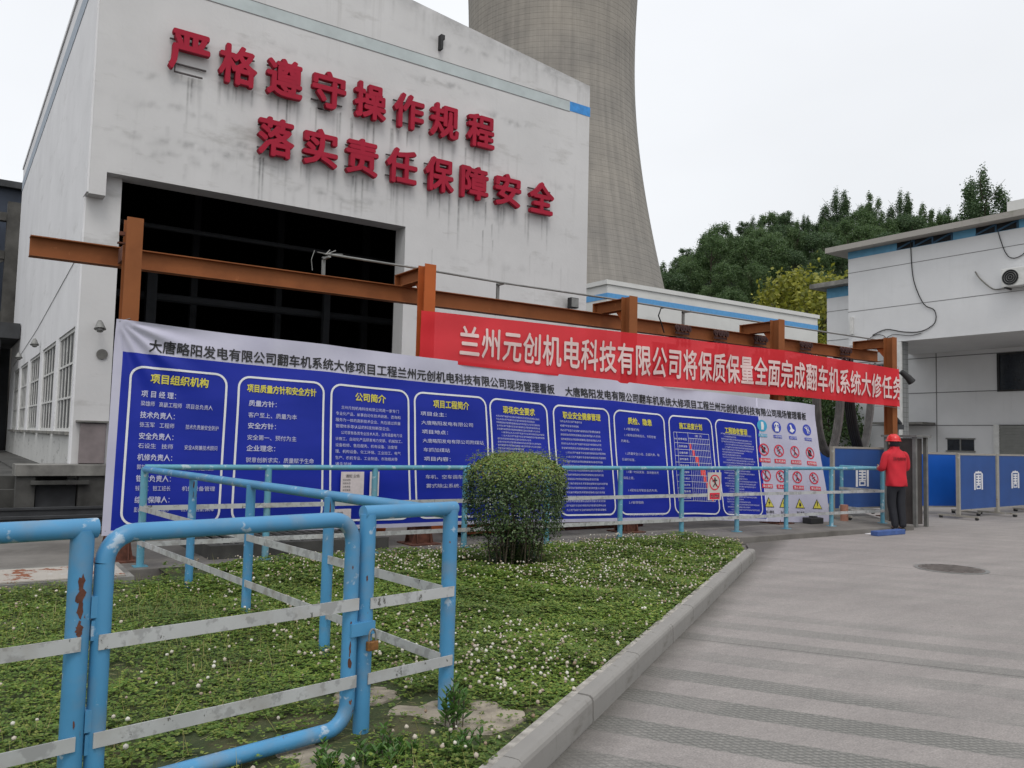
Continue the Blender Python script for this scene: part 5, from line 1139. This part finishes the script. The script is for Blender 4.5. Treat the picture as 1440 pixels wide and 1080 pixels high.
# ------------------------------------------------------------------ hill and trees
def hc(px, d): X = (px-720)/1169*d; return (X*.8254+d*.5645, -X*.5645+d*.8254)      # bearing and distance -> plan
def hill_h(x, y):
    d = x*.5645+y*.8254; X = x*.8254-y*.5645
    s = np.clip((d-150)/160, 0, 1); s = s*s*(3-2*s)*(1-.5*np.clip((d-325)/150, 0, 1))
    az = np.clip((X/np.maximum(d, 1)-.0)*3, 0, 1)
    return s*(25+48*az*az*(3-2*az))+1.8*fbm(x, y, .05, 4)*s
def hill():
    n = 90; dd = np.linspace(140, 520, n); aa = np.linspace(-1.4, 1.9, 120); A, Dd = np.meshgrid(aa, dd); X = A*Dd; x = X*.8254+Dd*.5645; y = -X*.5645+Dd*.8254
    V = np.stack([x.ravel(), y.ravel(), hill_h(x, y).ravel()-.2], 1); I = np.arange(A.size).reshape(A.shape)
    F = np.stack([I[:-1, :-1].ravel(), I[:-1, 1:].ravel(), I[1:, 1:].ravel(), I[1:, :-1].ravel()], 1)
    tag(mk('hill', V, F, M_plain('forest_floor', (.018, .030, .012), 1, var=.5, scale=.1), smooth=True), kind='structure')
hill()
def crown_mesh(name, h, w, n, leaf, kind, mat, seed):
    rs = np.random.default_rng(seed); nc = {'round': 70, 'poplar': 90, 'loose': 40, 'dense': 130}[kind]; C = []
    for i in range(nc):
        if kind == 'poplar':
            k = i % 4; t = rs.uniform(0.05, 1); ox, oy = [(0, 0), (.25, .1), (-.22, .15), (.05, -.25)][k]; hh = [1, .82, .74, .88][k]
            rr = .20*math.sin(PI*min(1, .12+t*.9))**.7; a = rs.uniform(0, 6.28); C.append((ox*w+math.cos(a)*rr*w*.5, oy*w+math.sin(a)*rr*w*.5, h*(.2+.72*t*hh), .085*w+.035*w*(1-t)))
        elif kind == 'loose':
            t = rs.uniform(0, 1); a = rs.uniform(0, 6.28); rr = rs.uniform(.1, .5)*(1-.55*t); C.append((math.cos(a)*rr*w, math.sin(a)*rr*w, h*(.3+.68*t), .12*w))
        else:
            u = rs.uniform(-1, 1); a = rs.uniform(0, 6.28); q = rs.uniform(.55, 1)**.5; s = math.sqrt(1-u*u); C.append((math.cos(a)*s*q*w*.42, math.sin(a)*s*q*w*.42, h*(.56+.36*u*q), .085*w+rs.uniform(0, .09)*w))
    C = np.array(C); k = rs.integers(0, len(C), n); dirs = rs.normal(size=(n, 3)); dirs /= np.linalg.norm(dirs, axis=1)[:, None]; rad = np.abs(rs.normal(.72, .30, n))
    P = C[k, :3]+dirs*(rad*C[k, 3])[:, None]*np.array([1, 1, 1.9 if kind == 'poplar' else .85])
    nn = dirs+rs.normal(0, .6, (n, 3)); nn /= np.linalg.norm(nn, axis=1)[:, None]; a = np.cross(nn, rs.normal(size=(n, 3))); a /= np.linalg.norm(a, axis=1)[:, None]; b = np.cross(nn, a)
    s = leaf*rs.uniform(.6, 1.3, n)[:, None]; V = np.stack([P-a*s, P-b*s*.6, P+a*s, P+b*s*.6], 1).reshape(-1, 3)
    o = mk('crown', V, np.arange(len(V)).reshape(-1, 4), mat); me = o.data; D.objects.remove(o); me.name = name; return me
def trunk_mesh(h, r, seed, spread=.25):
    rs = random.Random(seed); b = MB(); b.tube([(0, 0, 0), (.02*h*rs.uniform(-1, 1), 0, h*.4), (0, .02*h, h*.75)], r, 8, r2=r*.3)
    for k in range(7):
        a = rs.uniform(0, 6.28); z = h*rs.uniform(.3, .6); e = h*spread*rs.uniform(.6, 1); b.tube([(0, 0, z), (math.cos(a)*e*.5, math.sin(a)*e*.5, z+h*.12), (math.cos(a)*e, math.sin(a)*e, z+h*.25)], r*.35, 6, r2=r*.08)
    o = b.build('trunk', m_trunk); me = o.data; D.objects.remove(o); return me
mg = [M_leaf('hill_leaf_a', (.040, .080, .034), (.075, .130, .052), (.11, .17, .07), .4), M_leaf('hill_leaf_b', (.046, .092, .032), (.090, .155, .052), (.13, .20, .07), .4), M_leaf('hill_leaf_c', (.055, .105, .038), (.105, .175, .060), (.15, .22, .085), .4), M_leaf('yellow_leaf', (.12, .14, .016), (.24, .25, .030), (.34, .33, .05), .4)]
kinds = [('round', 15, 12, 11000, .23, 0), ('round', 17, 12, 12000, .23, 1), ('poplar', 19, 10, 12000, .2, 0), ('poplar', 17, 9, 11000, .2, 2), ('loose', 15, 9, 5500, .21, 0), ('round', 13, 12, 10000, .23, 2)]
TM = []
for i, (k, h, w, n, lf, m) in enumerate(kinds): TM.append((crown_mesh('crown_%s' % 'abcdef'[i], h, w, n, lf, k, mg[m], 40+i), trunk_mesh(h, .28, 60+i), h))
def plant(ti, x, y, z, s, rz, label, name='hill_tree', group=None):
    cr, tr, h = TM[ti]; o = empty(name, (x, y, z), label, 'tree', group); o.scale = (s, s, s*random.uniform(.92, 1.1)); o.rotation_euler.z = rz
    inst('trunk', tr, o, world=False); inst('crown', cr, o, world=False); return o
rs = random.Random(21)
for d, step, sc in ((188, 8.5, .85), (202, 8, .85), (217, 8, .9), (232, 8, .95), (247, 8, .95), (262, 8, 1.0), (278, 8, 1.0), (293, 8, 1.0), (307, 7.5, .95), (318, 7.5, .9)):
    X = .13*d
    while X < .68*d:
        X += step*rs.uniform(.75, 1.2); dd = d+rs.uniform(-7, 7); x = X*.8254+dd*.5645; y = -X*.5645+dd*.8254
        ti = rs.choice([0, 1, 5, 0, 1, 3]) if d < 285 else rs.choice([0, 1, 4, 2, 5, 4])
        plant(ti, x, y, float(hill_h(np.array([x]), np.array([y]))[0])-.5, sc*rs.uniform(.75, 1.12), rs.uniform(0, 6.28), 'dark green leafy tree in the dense wood on the hillside', group='trees on the wooded hill')
sky = [(962, 300, 4, 1.1, 'round bushy tree standing above the hill skyline right of the cooling tower'), (1030, 305, 0, .75, 'broad low tree on the skyline midway between tower and right building'), (1100, 300, 1, .8, 'pale round tree on the skyline left of the tall poplars'), (1178, 300, 2, 1.45, 'tall narrow poplar cluster rising highest above the yellow tree'), (1225, 300, 3, 1.4, 'second poplar cluster right of the tallest one'), (1270, 290, 2, 1.2, 'slender poplar group seen just over the roof edge'), (1302, 285, 3, 1.1, 'small upright trees over the right building roof left of the last ones'), (1338, 285, 3, 1.2, 'compact upright tree over the roof near the feathery one'), (1387, 275, 2, 1.95, 'tall feathery tree with open leaders above the right building roof')]
for px, d, ti, s, lab in sky:
    x, y = hc(px, d); plant(ti, x, y, float(hill_h(np.array([x]), np.array([y]))[0])-.5, s, rs.uniform(0, 6), lab, 'skyline_tree')
# yellow-green tree between the buildings
ycr = crown_mesh('yellow_crown', 11.5, 7.5, 15000, .13, 'dense', mg[3], 77); TM.append((ycr, trunk_mesh(11.5, .2, 78), 11.5))
x, y = hc(1142, 57); plant(6, x, y, 0, 1.36, 1, 'yellow-green leafy tree between the low white building and the right building', 'yellow_tree')
dcr = crown_mesh('dark_crown', 5, 3.6, 9000, .08, 'dense', mg[1], 79); TM.append((dcr, trunk_mesh(5, .1, 80), 5))
x, y = hc(1166, 33); plant(7, x, y, -.6, .82, 2, 'dark green shrub-like tree behind the hanging cables', 'background_tree')
x, y = hc(1150, 40); plant(7, x, y, 0, 1.3, 4, 'dark green tree just left of the right building under the yellow tree', 'background_tree')

# ------------------------------------------------------------------ round shrub
def shrub():
    cx, cy = 5.54, 7.95; root = empty('round_shrub', (cx, cy, .07), 'clipped round-topped evergreen shrub on many thin stems in the clover', 'shrub')
    rs = np.random.default_rng(9); n = 34000; u = rs.uniform(0, 1, n); a = rs.uniform(0, 6.28, n)
    z = .36+.98*rs.beta(1.35, 1.15, n); zz = (z-.36)/.98
    R_ = .61*np.clip(np.where(zz > .60, np.clip(1-((zz-.60)/.41)**3.4, 0, 1)**.55, .86+.14*(zz/.60)**.8), 0, 1)*(1+.035*np.sin(3*a+1)+.03*np.sin(5*a+4*zz)+.02*np.sin(11*a-7*zz))
    q = np.where(rs.random(n) < .72, rs.uniform(.82, 1.0, n), rs.uniform(.2, .9, n)); r = R_*q
    # thin out low down
    gap = .5+.5*np.sin(7*a+5*zz)*np.sin(4*a-9*zz+1)+.3*np.sin(15*a+3)*np.sin(17*zz)
    keep = rs.random(n) < np.clip(.26+1.2*zz, 0, 1)*np.clip(.45+.9*gap+.5*(zz > .8), .12, 1); a, z, r, zz = a[keep], z[keep], r[keep], zz[keep]; n = len(z)
    P = np.stack([cx+np.cos(a)*r, cy+np.sin(a)*r, z], 1)+rs.normal(0, .012, (n, 3))
    nn = np.stack([np.cos(a)*.7, np.sin(a)*.7, .3+zz], 1)+rs.normal(0, .55, (n, 3)); nn /= np.linalg.norm(nn, axis=1)[:, None]; t = np.cross(nn, rs.normal(size=(n, 3))); t /= np.linalg.norm(t, axis=1)[:, None]; b = np.cross(nn, t)
    s = rs.uniform(.012, .021, n)[:, None]; V = np.stack([P-t*s, P-b*s*.5, P+t*s, P+b*s*.5], 1).reshape(-1, 3)
    m, N, L, Pn = nodes('shrub_leaf'); g = N.new('ShaderNodeNewGeometry'); tc = N.new('ShaderNodeTexCoord'); sp = N.new('ShaderNodeSeparateXYZ'); L.new(tc.outputs['Object'], sp.inputs[0])
    old = ramp(N, L, g.outputs['Random Per Island'], [(0, (.020, .046, .011)), (.7, (.046, .088, .020)), (1, (.085, .13, .033))])
    new = ramp(N, L, g.outputs['Random Per Island'], [(0, (.09, .15, .02)), (.7, (.16, .23, .035)), (.93, (.22, .26, .05)), (1, (.28, .11, .04))])
    f = ramp(N, L, mth(N, L, 'ADD', mth(N, L, 'MULTIPLY', sp.outputs[2], .75), mth(N, L, 'MULTIPLY', noise(N, L, 9, 3), .25)), [(.78, (0, 0, 0)), (.98, (1, 1, 1))])   # paler, yellower leaf colours towards the top
    c = mix(N, L, f, old, new); L.new(c, Pn.inputs['Base Color']); Pn.inputs['Roughness'].default_value = .45
    mk('foliage', V, np.arange(len(V)).reshape(-1, 4), m, root)
    R2 = random.Random(3); st = MB()
    for k in range(44):
        a = R2.uniform(0, 6.28); r0 = R2.uniform(.02, .30); r1 = R2.uniform(.15, .52); h = R2.uniform(.7, 1.15); j = R2.uniform(-.05, .05)
        st.tube([(cx+math.cos(a)*r0, cy+math.sin(a)*r0, .04), (cx+math.cos(a+.1)*(r0*.5+r1*.45)+j, cy+math.sin(a+.1)*(r0*.5+r1*.45), .04+h*.5), (cx+math.cos(a)*r1, cy+math.sin(a)*r1, .04+h)], R2.uniform(.005, .011), 6, r2=.003)
    st.build('stems', M_plain('shrub_bark', (.11, .085, .06), .9, var=.3, scale=30), root)
    # sprays of leaves along the lower stems
    n = 1500; a = rs.uniform(0, 6.28, n); rr_ = .60*np.sqrt(rs.random(n)); mk_ = leaflets(cx+np.cos(a)*rr_, cy+np.sin(a)*rr_, .07+1.27-.10*(rr_/.6)**4+rs.exponential(.022, n), np.full(n, .016), .8, per=2); mk('stray_shoots', mk_[0], mk_[1], m, root)
    n = 9500; a = rs.uniform(0, 6.28, n); z = rs.uniform(.10, .55, n); r = rs.uniform(.03, .50, n)*(.45+z); V, F = leaflets(cx+np.cos(a)*r, cy+np.sin(a)*r, z, np.full(n, .019), .4, per=2); mk('low_sprays', V, F, m, root)
shrub()
def leafy(name, cx, cy, z0, h, w, n, label, seed, size=.035):
    root = empty(name, (cx, cy, z0), label, 'plant'); R2 = random.Random(seed); m = M_leaf('broad_leaf_%d' % seed, (.05, .12, .025), (.10, .22, .045), (.16, .28, .07), .25, .4)
    st = MB(); V = []; F = []
    for k in range(n):
        a = R2.uniform(0, 6.28); x0, y0 = cx+math.cos(a)*w*R2.random()*.6, cy+math.sin(a)*w*R2.random()*.6; hh = h*R2.uniform(.5, 1); lx, ly = R2.uniform(-.05, .05), R2.uniform(-.05, .05)
        st.tube([(x0, y0, z0), (x0+lx, y0+ly, z0+hh)], .003, 5)
        for j in range(11):
            t = .25+.75*j/10; b = j*2.4+R2.uniform(-.4, .4); p = Vector((x0+lx*t, y0+ly*t, z0+hh*t)); d = Vector((math.cos(b), math.sin(b), .55+.7*t)).normalized(); s = size*R2.uniform(.7, 1.2)*(1.15-.35*t)
            w_ = d.cross(Vector((0, 0, 1))).normalized()*s*.30; up = w_.cross(d).normalized()*s*.1; b0 = len(V)
            for q in (p, p+d*s*.4+w_+up, p+d*s*.8+w_*.7+up, p+d*s*1.15, p+d*s*.8-w_*.7+up, p+d*s*.4-w_+up, p+d*s*.55-up*.5): V.append(tuple(q))
            F += [(b0, b0+1, b0+6), (b0+1, b0+2, b0+6), (b0+2, b0+3, b0+6), (b0+3, b0+4, b0+6), (b0+4, b0+5, b0+6), (b0+5, b0, b0+6)]
    st.build('stems', m_trunk, root); mk('leaves', V, F, m, root)
leafy('leafy_sapling', 2.15, 3.58, .08, .26, .10, 7, 'bright green leafy sapling at the foot of the corner post', 31, .05)
leafy('leafy_weeds', 1.72, 3.42, .03, .15, .22, 22, 'low fresh green leaves in front of the gate latch post', 32, .042)
leafy('leafy_weeds', 1.45, 3.42, .03, .13, .20, 16, 'low fresh green leaves under the gate bottom tube', 33, .042)
leafy('leafy_weeds', 2.02, 3.28, .03, .14, .16, 12, 'fresh green leaves beside the near end of the kerb', 34, .04)
# straw litter round the bare patch
n = 900; a = RNG.uniform(0, 6.28, n); ii = RNG.integers(0, len(bare), n); bb = np.array(bare)[ii]; rr = np.sqrt(RNG.random(n))*bb[:, 2]*1.2; x = bb[:, 0]+np.cos(a)*rr; y = bb[:, 1]+np.sin(a)*rr; t = RNG.uniform(0, 6.28, n); l = RNG.uniform(.015, .06, n); z = .092+RNG.uniform(0, .012, n)
V = np.stack([np.stack([x, y, z], 1), np.stack([x+np.cos(t)*l, y+np.sin(t)*l, z+.004], 1), np.stack([x+np.cos(t)*l-np.sin(t)*.003, y+np.sin(t)*l+np.cos(t)*.003, z+.004], 1), np.stack([x-np.sin(t)*.003, y+np.cos(t)*.003, z], 1)], 1).reshape(-1, 3)
k = inside(x, y, lawn_poly); V = V.reshape(-1, 4, 3)[k].reshape(-1, 3)
tag(mk('straw_litter', V, np.arange(len(V)).reshape(-1, 4), m_dry), 'dry straw litter scattered over the bare soil patches', 'straw', kind='stuff')

# ------------------------------------------------------------------ person
def person():
    P0 = Vector((14.42, 8.60, 0)); root = empty('person', P0, 'person in red jacket, red hard hat and dark trousers seen from behind at the railing', 'person')
    F = Vector((.45, .89, 0)).normalized(); Rt = Vector((F.y, -F.x, 0))            # facing away from the camera, right-hand side
    Z0 = .005
    def W(r, f, z): q = P0+Rt*r+F*f; return (q.x, q.y, z+Z0)
    def skin(name, pts, edges, rad, mat, sub=2, rootv=0, parent=root):
        off = origin(parent); me = D.meshes.new(name); me.from_pydata([tuple(Vector(p)-off) for p in pts], edges, []); o = D.objects.new(name, me); COL.objects.link(o); o.parent = parent; me.materials.append(mat)
        bpy.context.view_layer.objects.active = o
        md = o.modifiers.new('skin', 'SKIN'); md.use_smooth_shade = True
        for i, r in enumerate(rad): me.skin_vertices[0].data[i].radius = r if isinstance(r, tuple) else (r, r); me.skin_vertices[0].data[i].use_root = (i == rootv)
        s = o.modifiers.new('sub', 'SUBSURF'); s.levels = sub; s.render_levels = sub; return o
    m_skin = M_plain('skin', (.34, .19, .13), .55, var=.08); m_jk = M_plain('red_jacket', (.50, .012, .025), .8, var=.12, scale=5, bmp=.3); m_tr = M_plain('black_trousers', (.012, .013, .018), .8, var=.2); m_hat = M_plain('red_hard_hat', (.62, .02, .02), .25, var=.03)
    # body: pelvis, chest, neck, head, legs, arms with hands on the rail
    J = {}; pts = []; rad = []; E = []
    def j(n, r, f, z, rr): J[n] = len(pts); pts.append(W(r, f, z)); rad.append(rr)
    j('pel', 0, 0, .93, (.13, .09)); j('wai', -.0, .01, 1.10, (.125, .085)); j('che', .0, .03, 1.30, (.15, .10)); j('nk0', .0, .03, 1.46, .055); j('nk1', .0, .05, 1.52, .05); j('hd', .0, .075, 1.60, (.07, .085)); j('top', 0, .075, 1.70, (.06, .07))
    for s, n in ((-1, 'l'), (1, 'r')):
        j('hp'+n, .085*s, 0, .88, .085); j('kn'+n, .075*s+.0, .03 if s < 0 else -.01, .49, .058); j('an'+n, .055*s+.03, -.0 if s < 0 else -.06, .10, .038); j('to'+n, .07*s+.03, .13 if s < 0 else .07, .045, .032)
        j('sh'+n, .175*s, .02, 1.40, .06); j('el'+n, .25*s, .02 if s < 0 else .05, 1.13, .043); j('wr'+n, (-.19 if s < 0 else .10), .24, 1.13 if s < 0 else 1.16, .03); j('pa'+n, (-.15 if s < 0 else .03), .31, 1.145, (.018, .038))
    E = [(J[a], J[b]) for a, b in (('pel', 'wai'), ('wai', 'che'), ('che', 'nk0'), ('nk0', 'nk1'), ('nk1', 'hd'), ('hd', 'top'))]
    for n in 'lr': E += [(J[a+n], J[b+n]) for a, b in (('hp', 'kn'), ('kn', 'an'), ('an', 'to'), ('sh', 'el'), ('el', 'wr'), ('wr', 'pa'))]+[(J['pel'], J['hp'+n]), (J['che'], J['sh'+n])]
    for n, s in (('l', -1), ('r', 1)):       # fingers and thumb grown out of the palm
        b = Vector(pts[J['pa'+n]])
        for k in range(4):
            o = (k-1.5)*.018; q1 = b+F*.05+Vector((0, 0, o)); q2 = b+F*(.085-.006*abs(k-1))+Vector((0, 0, o-.015)); i = len(pts); pts += [tuple(q1), tuple(q2)]; rad += [.009, .007]; E += [(J['pa'+n], i), (i, i+1)]
        i = len(pts); pts += [tuple(b+F*.02+Vector((0, 0, .045))), tuple(b+F*.05+Vector((0, 0, .06)))]; rad += [.011, .009]; E += [(J['pa'+n], i), (i, i+1)]
    skin('body', pts, E, rad, m_skin, 2)
    hd = Vector(W(0, .075, 1.60)); f = MB(); f.tube([tuple(hd+F*.085+Vector((0, 0, -.0))), tuple(hd+F*.11+Vector((0, 0, -.03)))], .012, 8, r2=.017); f.build('nose', m_skin, root, True)
    for s in (-1, 1):
        e = MB(); c = hd+Rt*.078*s+Vector((0, 0, -.0)); e.tube([tuple(c), tuple(c+Rt*.014*s-F*.012)], .026, 10, r2=.02); e.build('ear', m_skin, root, True)
        e = MB(); c = hd+Rt*.03*s+F*.078+Vector((0, 0, .01)); e.tube([tuple(c), tuple(c+F*.01)], .011, 8); e.build('eye', m_dark, root, True)
    mo = MB(); c = hd+F*.083+Vector((0, 0, -.055)); mo.tube([tuple(c-Rt*.022), tuple(c+Rt*.022)], .006, 6); mo.build('mouth', m_redp, root, True)
    # hair band below the hat
    V = []; Fc = []; n = 28; prof = [(.0815, 1.655), (.086, 1.62), (.082, 1.575), (.066, 1.545)]
    for rr, z in prof:
        for k in range(n): a = 2*PI*k/n; q = hd+Rt*math.cos(a)*rr+F*math.sin(a)*rr*1.1-F*.012; V.append((q.x, q.y, z))
    for i in range(len(prof)-1):
        for k in range(n):
            a = 2*PI*(k+.5)/n
            if math.sin(a) < .35: Fc.append((i*n+k, i*n+(k+1) % n, (i+1)*n+(k+1) % n, (i+1)*n+k))
    mk('hair', V, Fc, M_plain('black_hair', (.01, .01, .016), .6), root, smooth=True)
    # jacket: torso tube sections + sleeves
    V = []; Fc = []; n = 40
    def ring(c, rx, ry, z, slope=0, ax=Rt, ay=F):
        b = len(V)
        for k in range(n):
            a = 2*PI*k/n; ca, sa = math.cos(a), math.sin(a); q = c+ax*(abs(ca)**.85*math.copysign(1, ca))*rx+ay*sa*ry; wr = .009*math.sin(a*4+z*19)+.007*math.sin(a*7-z*33)+.005*math.sin(a*3+z*55)
            V.append((q.x+(ax*ca+ay*sa).x*wr, q.y+(ax*ca+ay*sa).y*wr, z+Z0))
        return b
    secs = [(.0, .0, .185, .135, .82), (0, .0, .190, .142, .86), (0, .0, .185, .138, .95), (0, .01, .180, .13, 1.08), (0, .02, .196, .135, 1.22), (0, .025, .212, .135, 1.33), (0, .03, .205, .118, 1.395), (0, .035, .165, .092, 1.445), (0, .04, .10, .075, 1.485), (0, .045, .068, .066, 1.51), (0, .05, .066, .066, 1.54)]
    rb = [ring(P0+Rt*a+F*c, rx, ry, z) for a, c, rx, ry, z in secs]
    for a, b in zip(rb[:-1], rb[1:]):
        for k in range(n): Fc.append((a+k, a+(k+1) % n, b+(k+1) % n, b+k))
    jk = mk('jacket', V, Fc, m_jk, root, smooth=True); sb = jk.modifiers.new('sub', 'SUBSURF'); sb.levels = sb.render_levels = 1
    so = jk.modifiers.new('thick', 'SOLIDIFY'); so.thickness = .008
    for nme, s in (('l', -1), ('r', 1)):
        A, B, C_ = [Vector(pts[J[k+nme]]) for k in ('sh', 'el', 'wr')]
        S_ = [A-Rt*s*.06+Vector((0, 0, .0)), A+Rt*.01*s, A.lerp(B, .5)+Rt*.01*s, B+Vector((0, 0, .02)), B.lerp(C_, .15), B.lerp(C_, .6), C_]
        i = skin('sleeve', S_, [(k, k+1) for k in range(len(S_)-1)], [.075, .082, .072, .066, .062, .054, .048], m_jk, 2, parent=jk)
    tp = []; tr = []; te = []
    def tj(r, f, z, rr): tp.append(W(r, f, z)); tr.append(rr); return len(tp)-1
    a = tj(0, 0, .94, (.165, .115)); b0 = tj(0, 0, .86, (.15, .115)); te.append((a, b0))
    for s in (-1, 1):
        h = tj(.088*s, 0, .80, .10); k = tj(.078*s, .03 if s < 0 else -.01, .49, .082); an = tj(.058*s+.03, .0 if s < 0 else -.05, .16, .07); an2 = tj(.058*s+.03, .0 if s < 0 else -.055, .07, .068); te += [(b0, h), (h, k), (k, an), (an, an2)]
    skin('trousers', tp, te, tr, m_tr, 2)
    for s, n in ((-1, 'l'), (1, 'r')):
        A = Vector(W(.055*s+.03, (-.04 if s < 0 else -.11), .045)); B = Vector(W(.07*s+.03, (.15 if s < 0 else .09), .038)); skin('shoe', [A, A.lerp(B, .5), B], [(0, 1), (1, 2)], [(.045, .045), (.048, .042), (.04, .03)], m_dark, 2)
    # hard hat: dome, brim, ridge
    V = []; Fc = []; n = 36; m_ = 10; hc_ = hd+Vector((0, 0, .045+Z0)); 
    for i in range(m_+1):
        t = i/m_*PI/2
        for k in range(n): a = 2*PI*k/n; rr = .118*math.cos(t)**.75 if i < m_ else .002; q = hc_+Rt*math.cos(a)*rr+F*math.sin(a)*rr*1.16; V.append((q.x, q.y, q.z+.118*math.sin(t)))
    for i in range(m_):
        for k in range(n): Fc.append((i*n+k, i*n+(k+1) % n, (i+1)*n+(k+1) % n, (i+1)*n+k))
    hat = mk('hard_hat', V, Fc, m_hat, root, smooth=True)
    V = []; Fc = []
    for zz, e in ((.004, 0), (-.008, .014), (-.014, .012), (-.008, -.004)):
        for k in range(n): a = 2*PI*k/n; rr = .118+e+max(0, math.sin(a))**3*.03*(1 if e > 0 else 0); q = hc_+Rt*math.cos(a)*rr+F*math.sin(a)*rr*1.16; V.append((q.x, q.y, q.z+zz))
    for i in range(3):
        for k in range(n): Fc.append((i*n+k, i*n+(k+1) % n, (i+1)*n+(k+1) % n, (i+1)*n+k))
    mk('brim', V, Fc, m_hat, hat, smooth=True)
    r2 = MB()
    for o in (-.03, 0, .03): r2.tube([tuple(hc_+Rt*o+F*(.125*math.cos(t))+Vector((0, 0, .118*math.sin(t)+.001))) for t in [PI*k/14 for k in range(1, 14)]], .007, 6)
    r2.build('ridge', m_hat, hat, True)
    # faint dark lettering across the back
    v, f = glyphs('国电检修', .02, 2); w = max(p[0] for p in v); s = .26/w; C = P0-F*.112
    mk('back_lettering', [tuple(C+Rt*(p[0]*s-.13)-F*(.010-.22*((p[0]*s-.13))**2*-1*-1)+Vector((0, 0, 1.30+p[1]*s))) for p in v], f, M_plain('dark_red_print', (.16, .01, .015), .8), jk)
person()
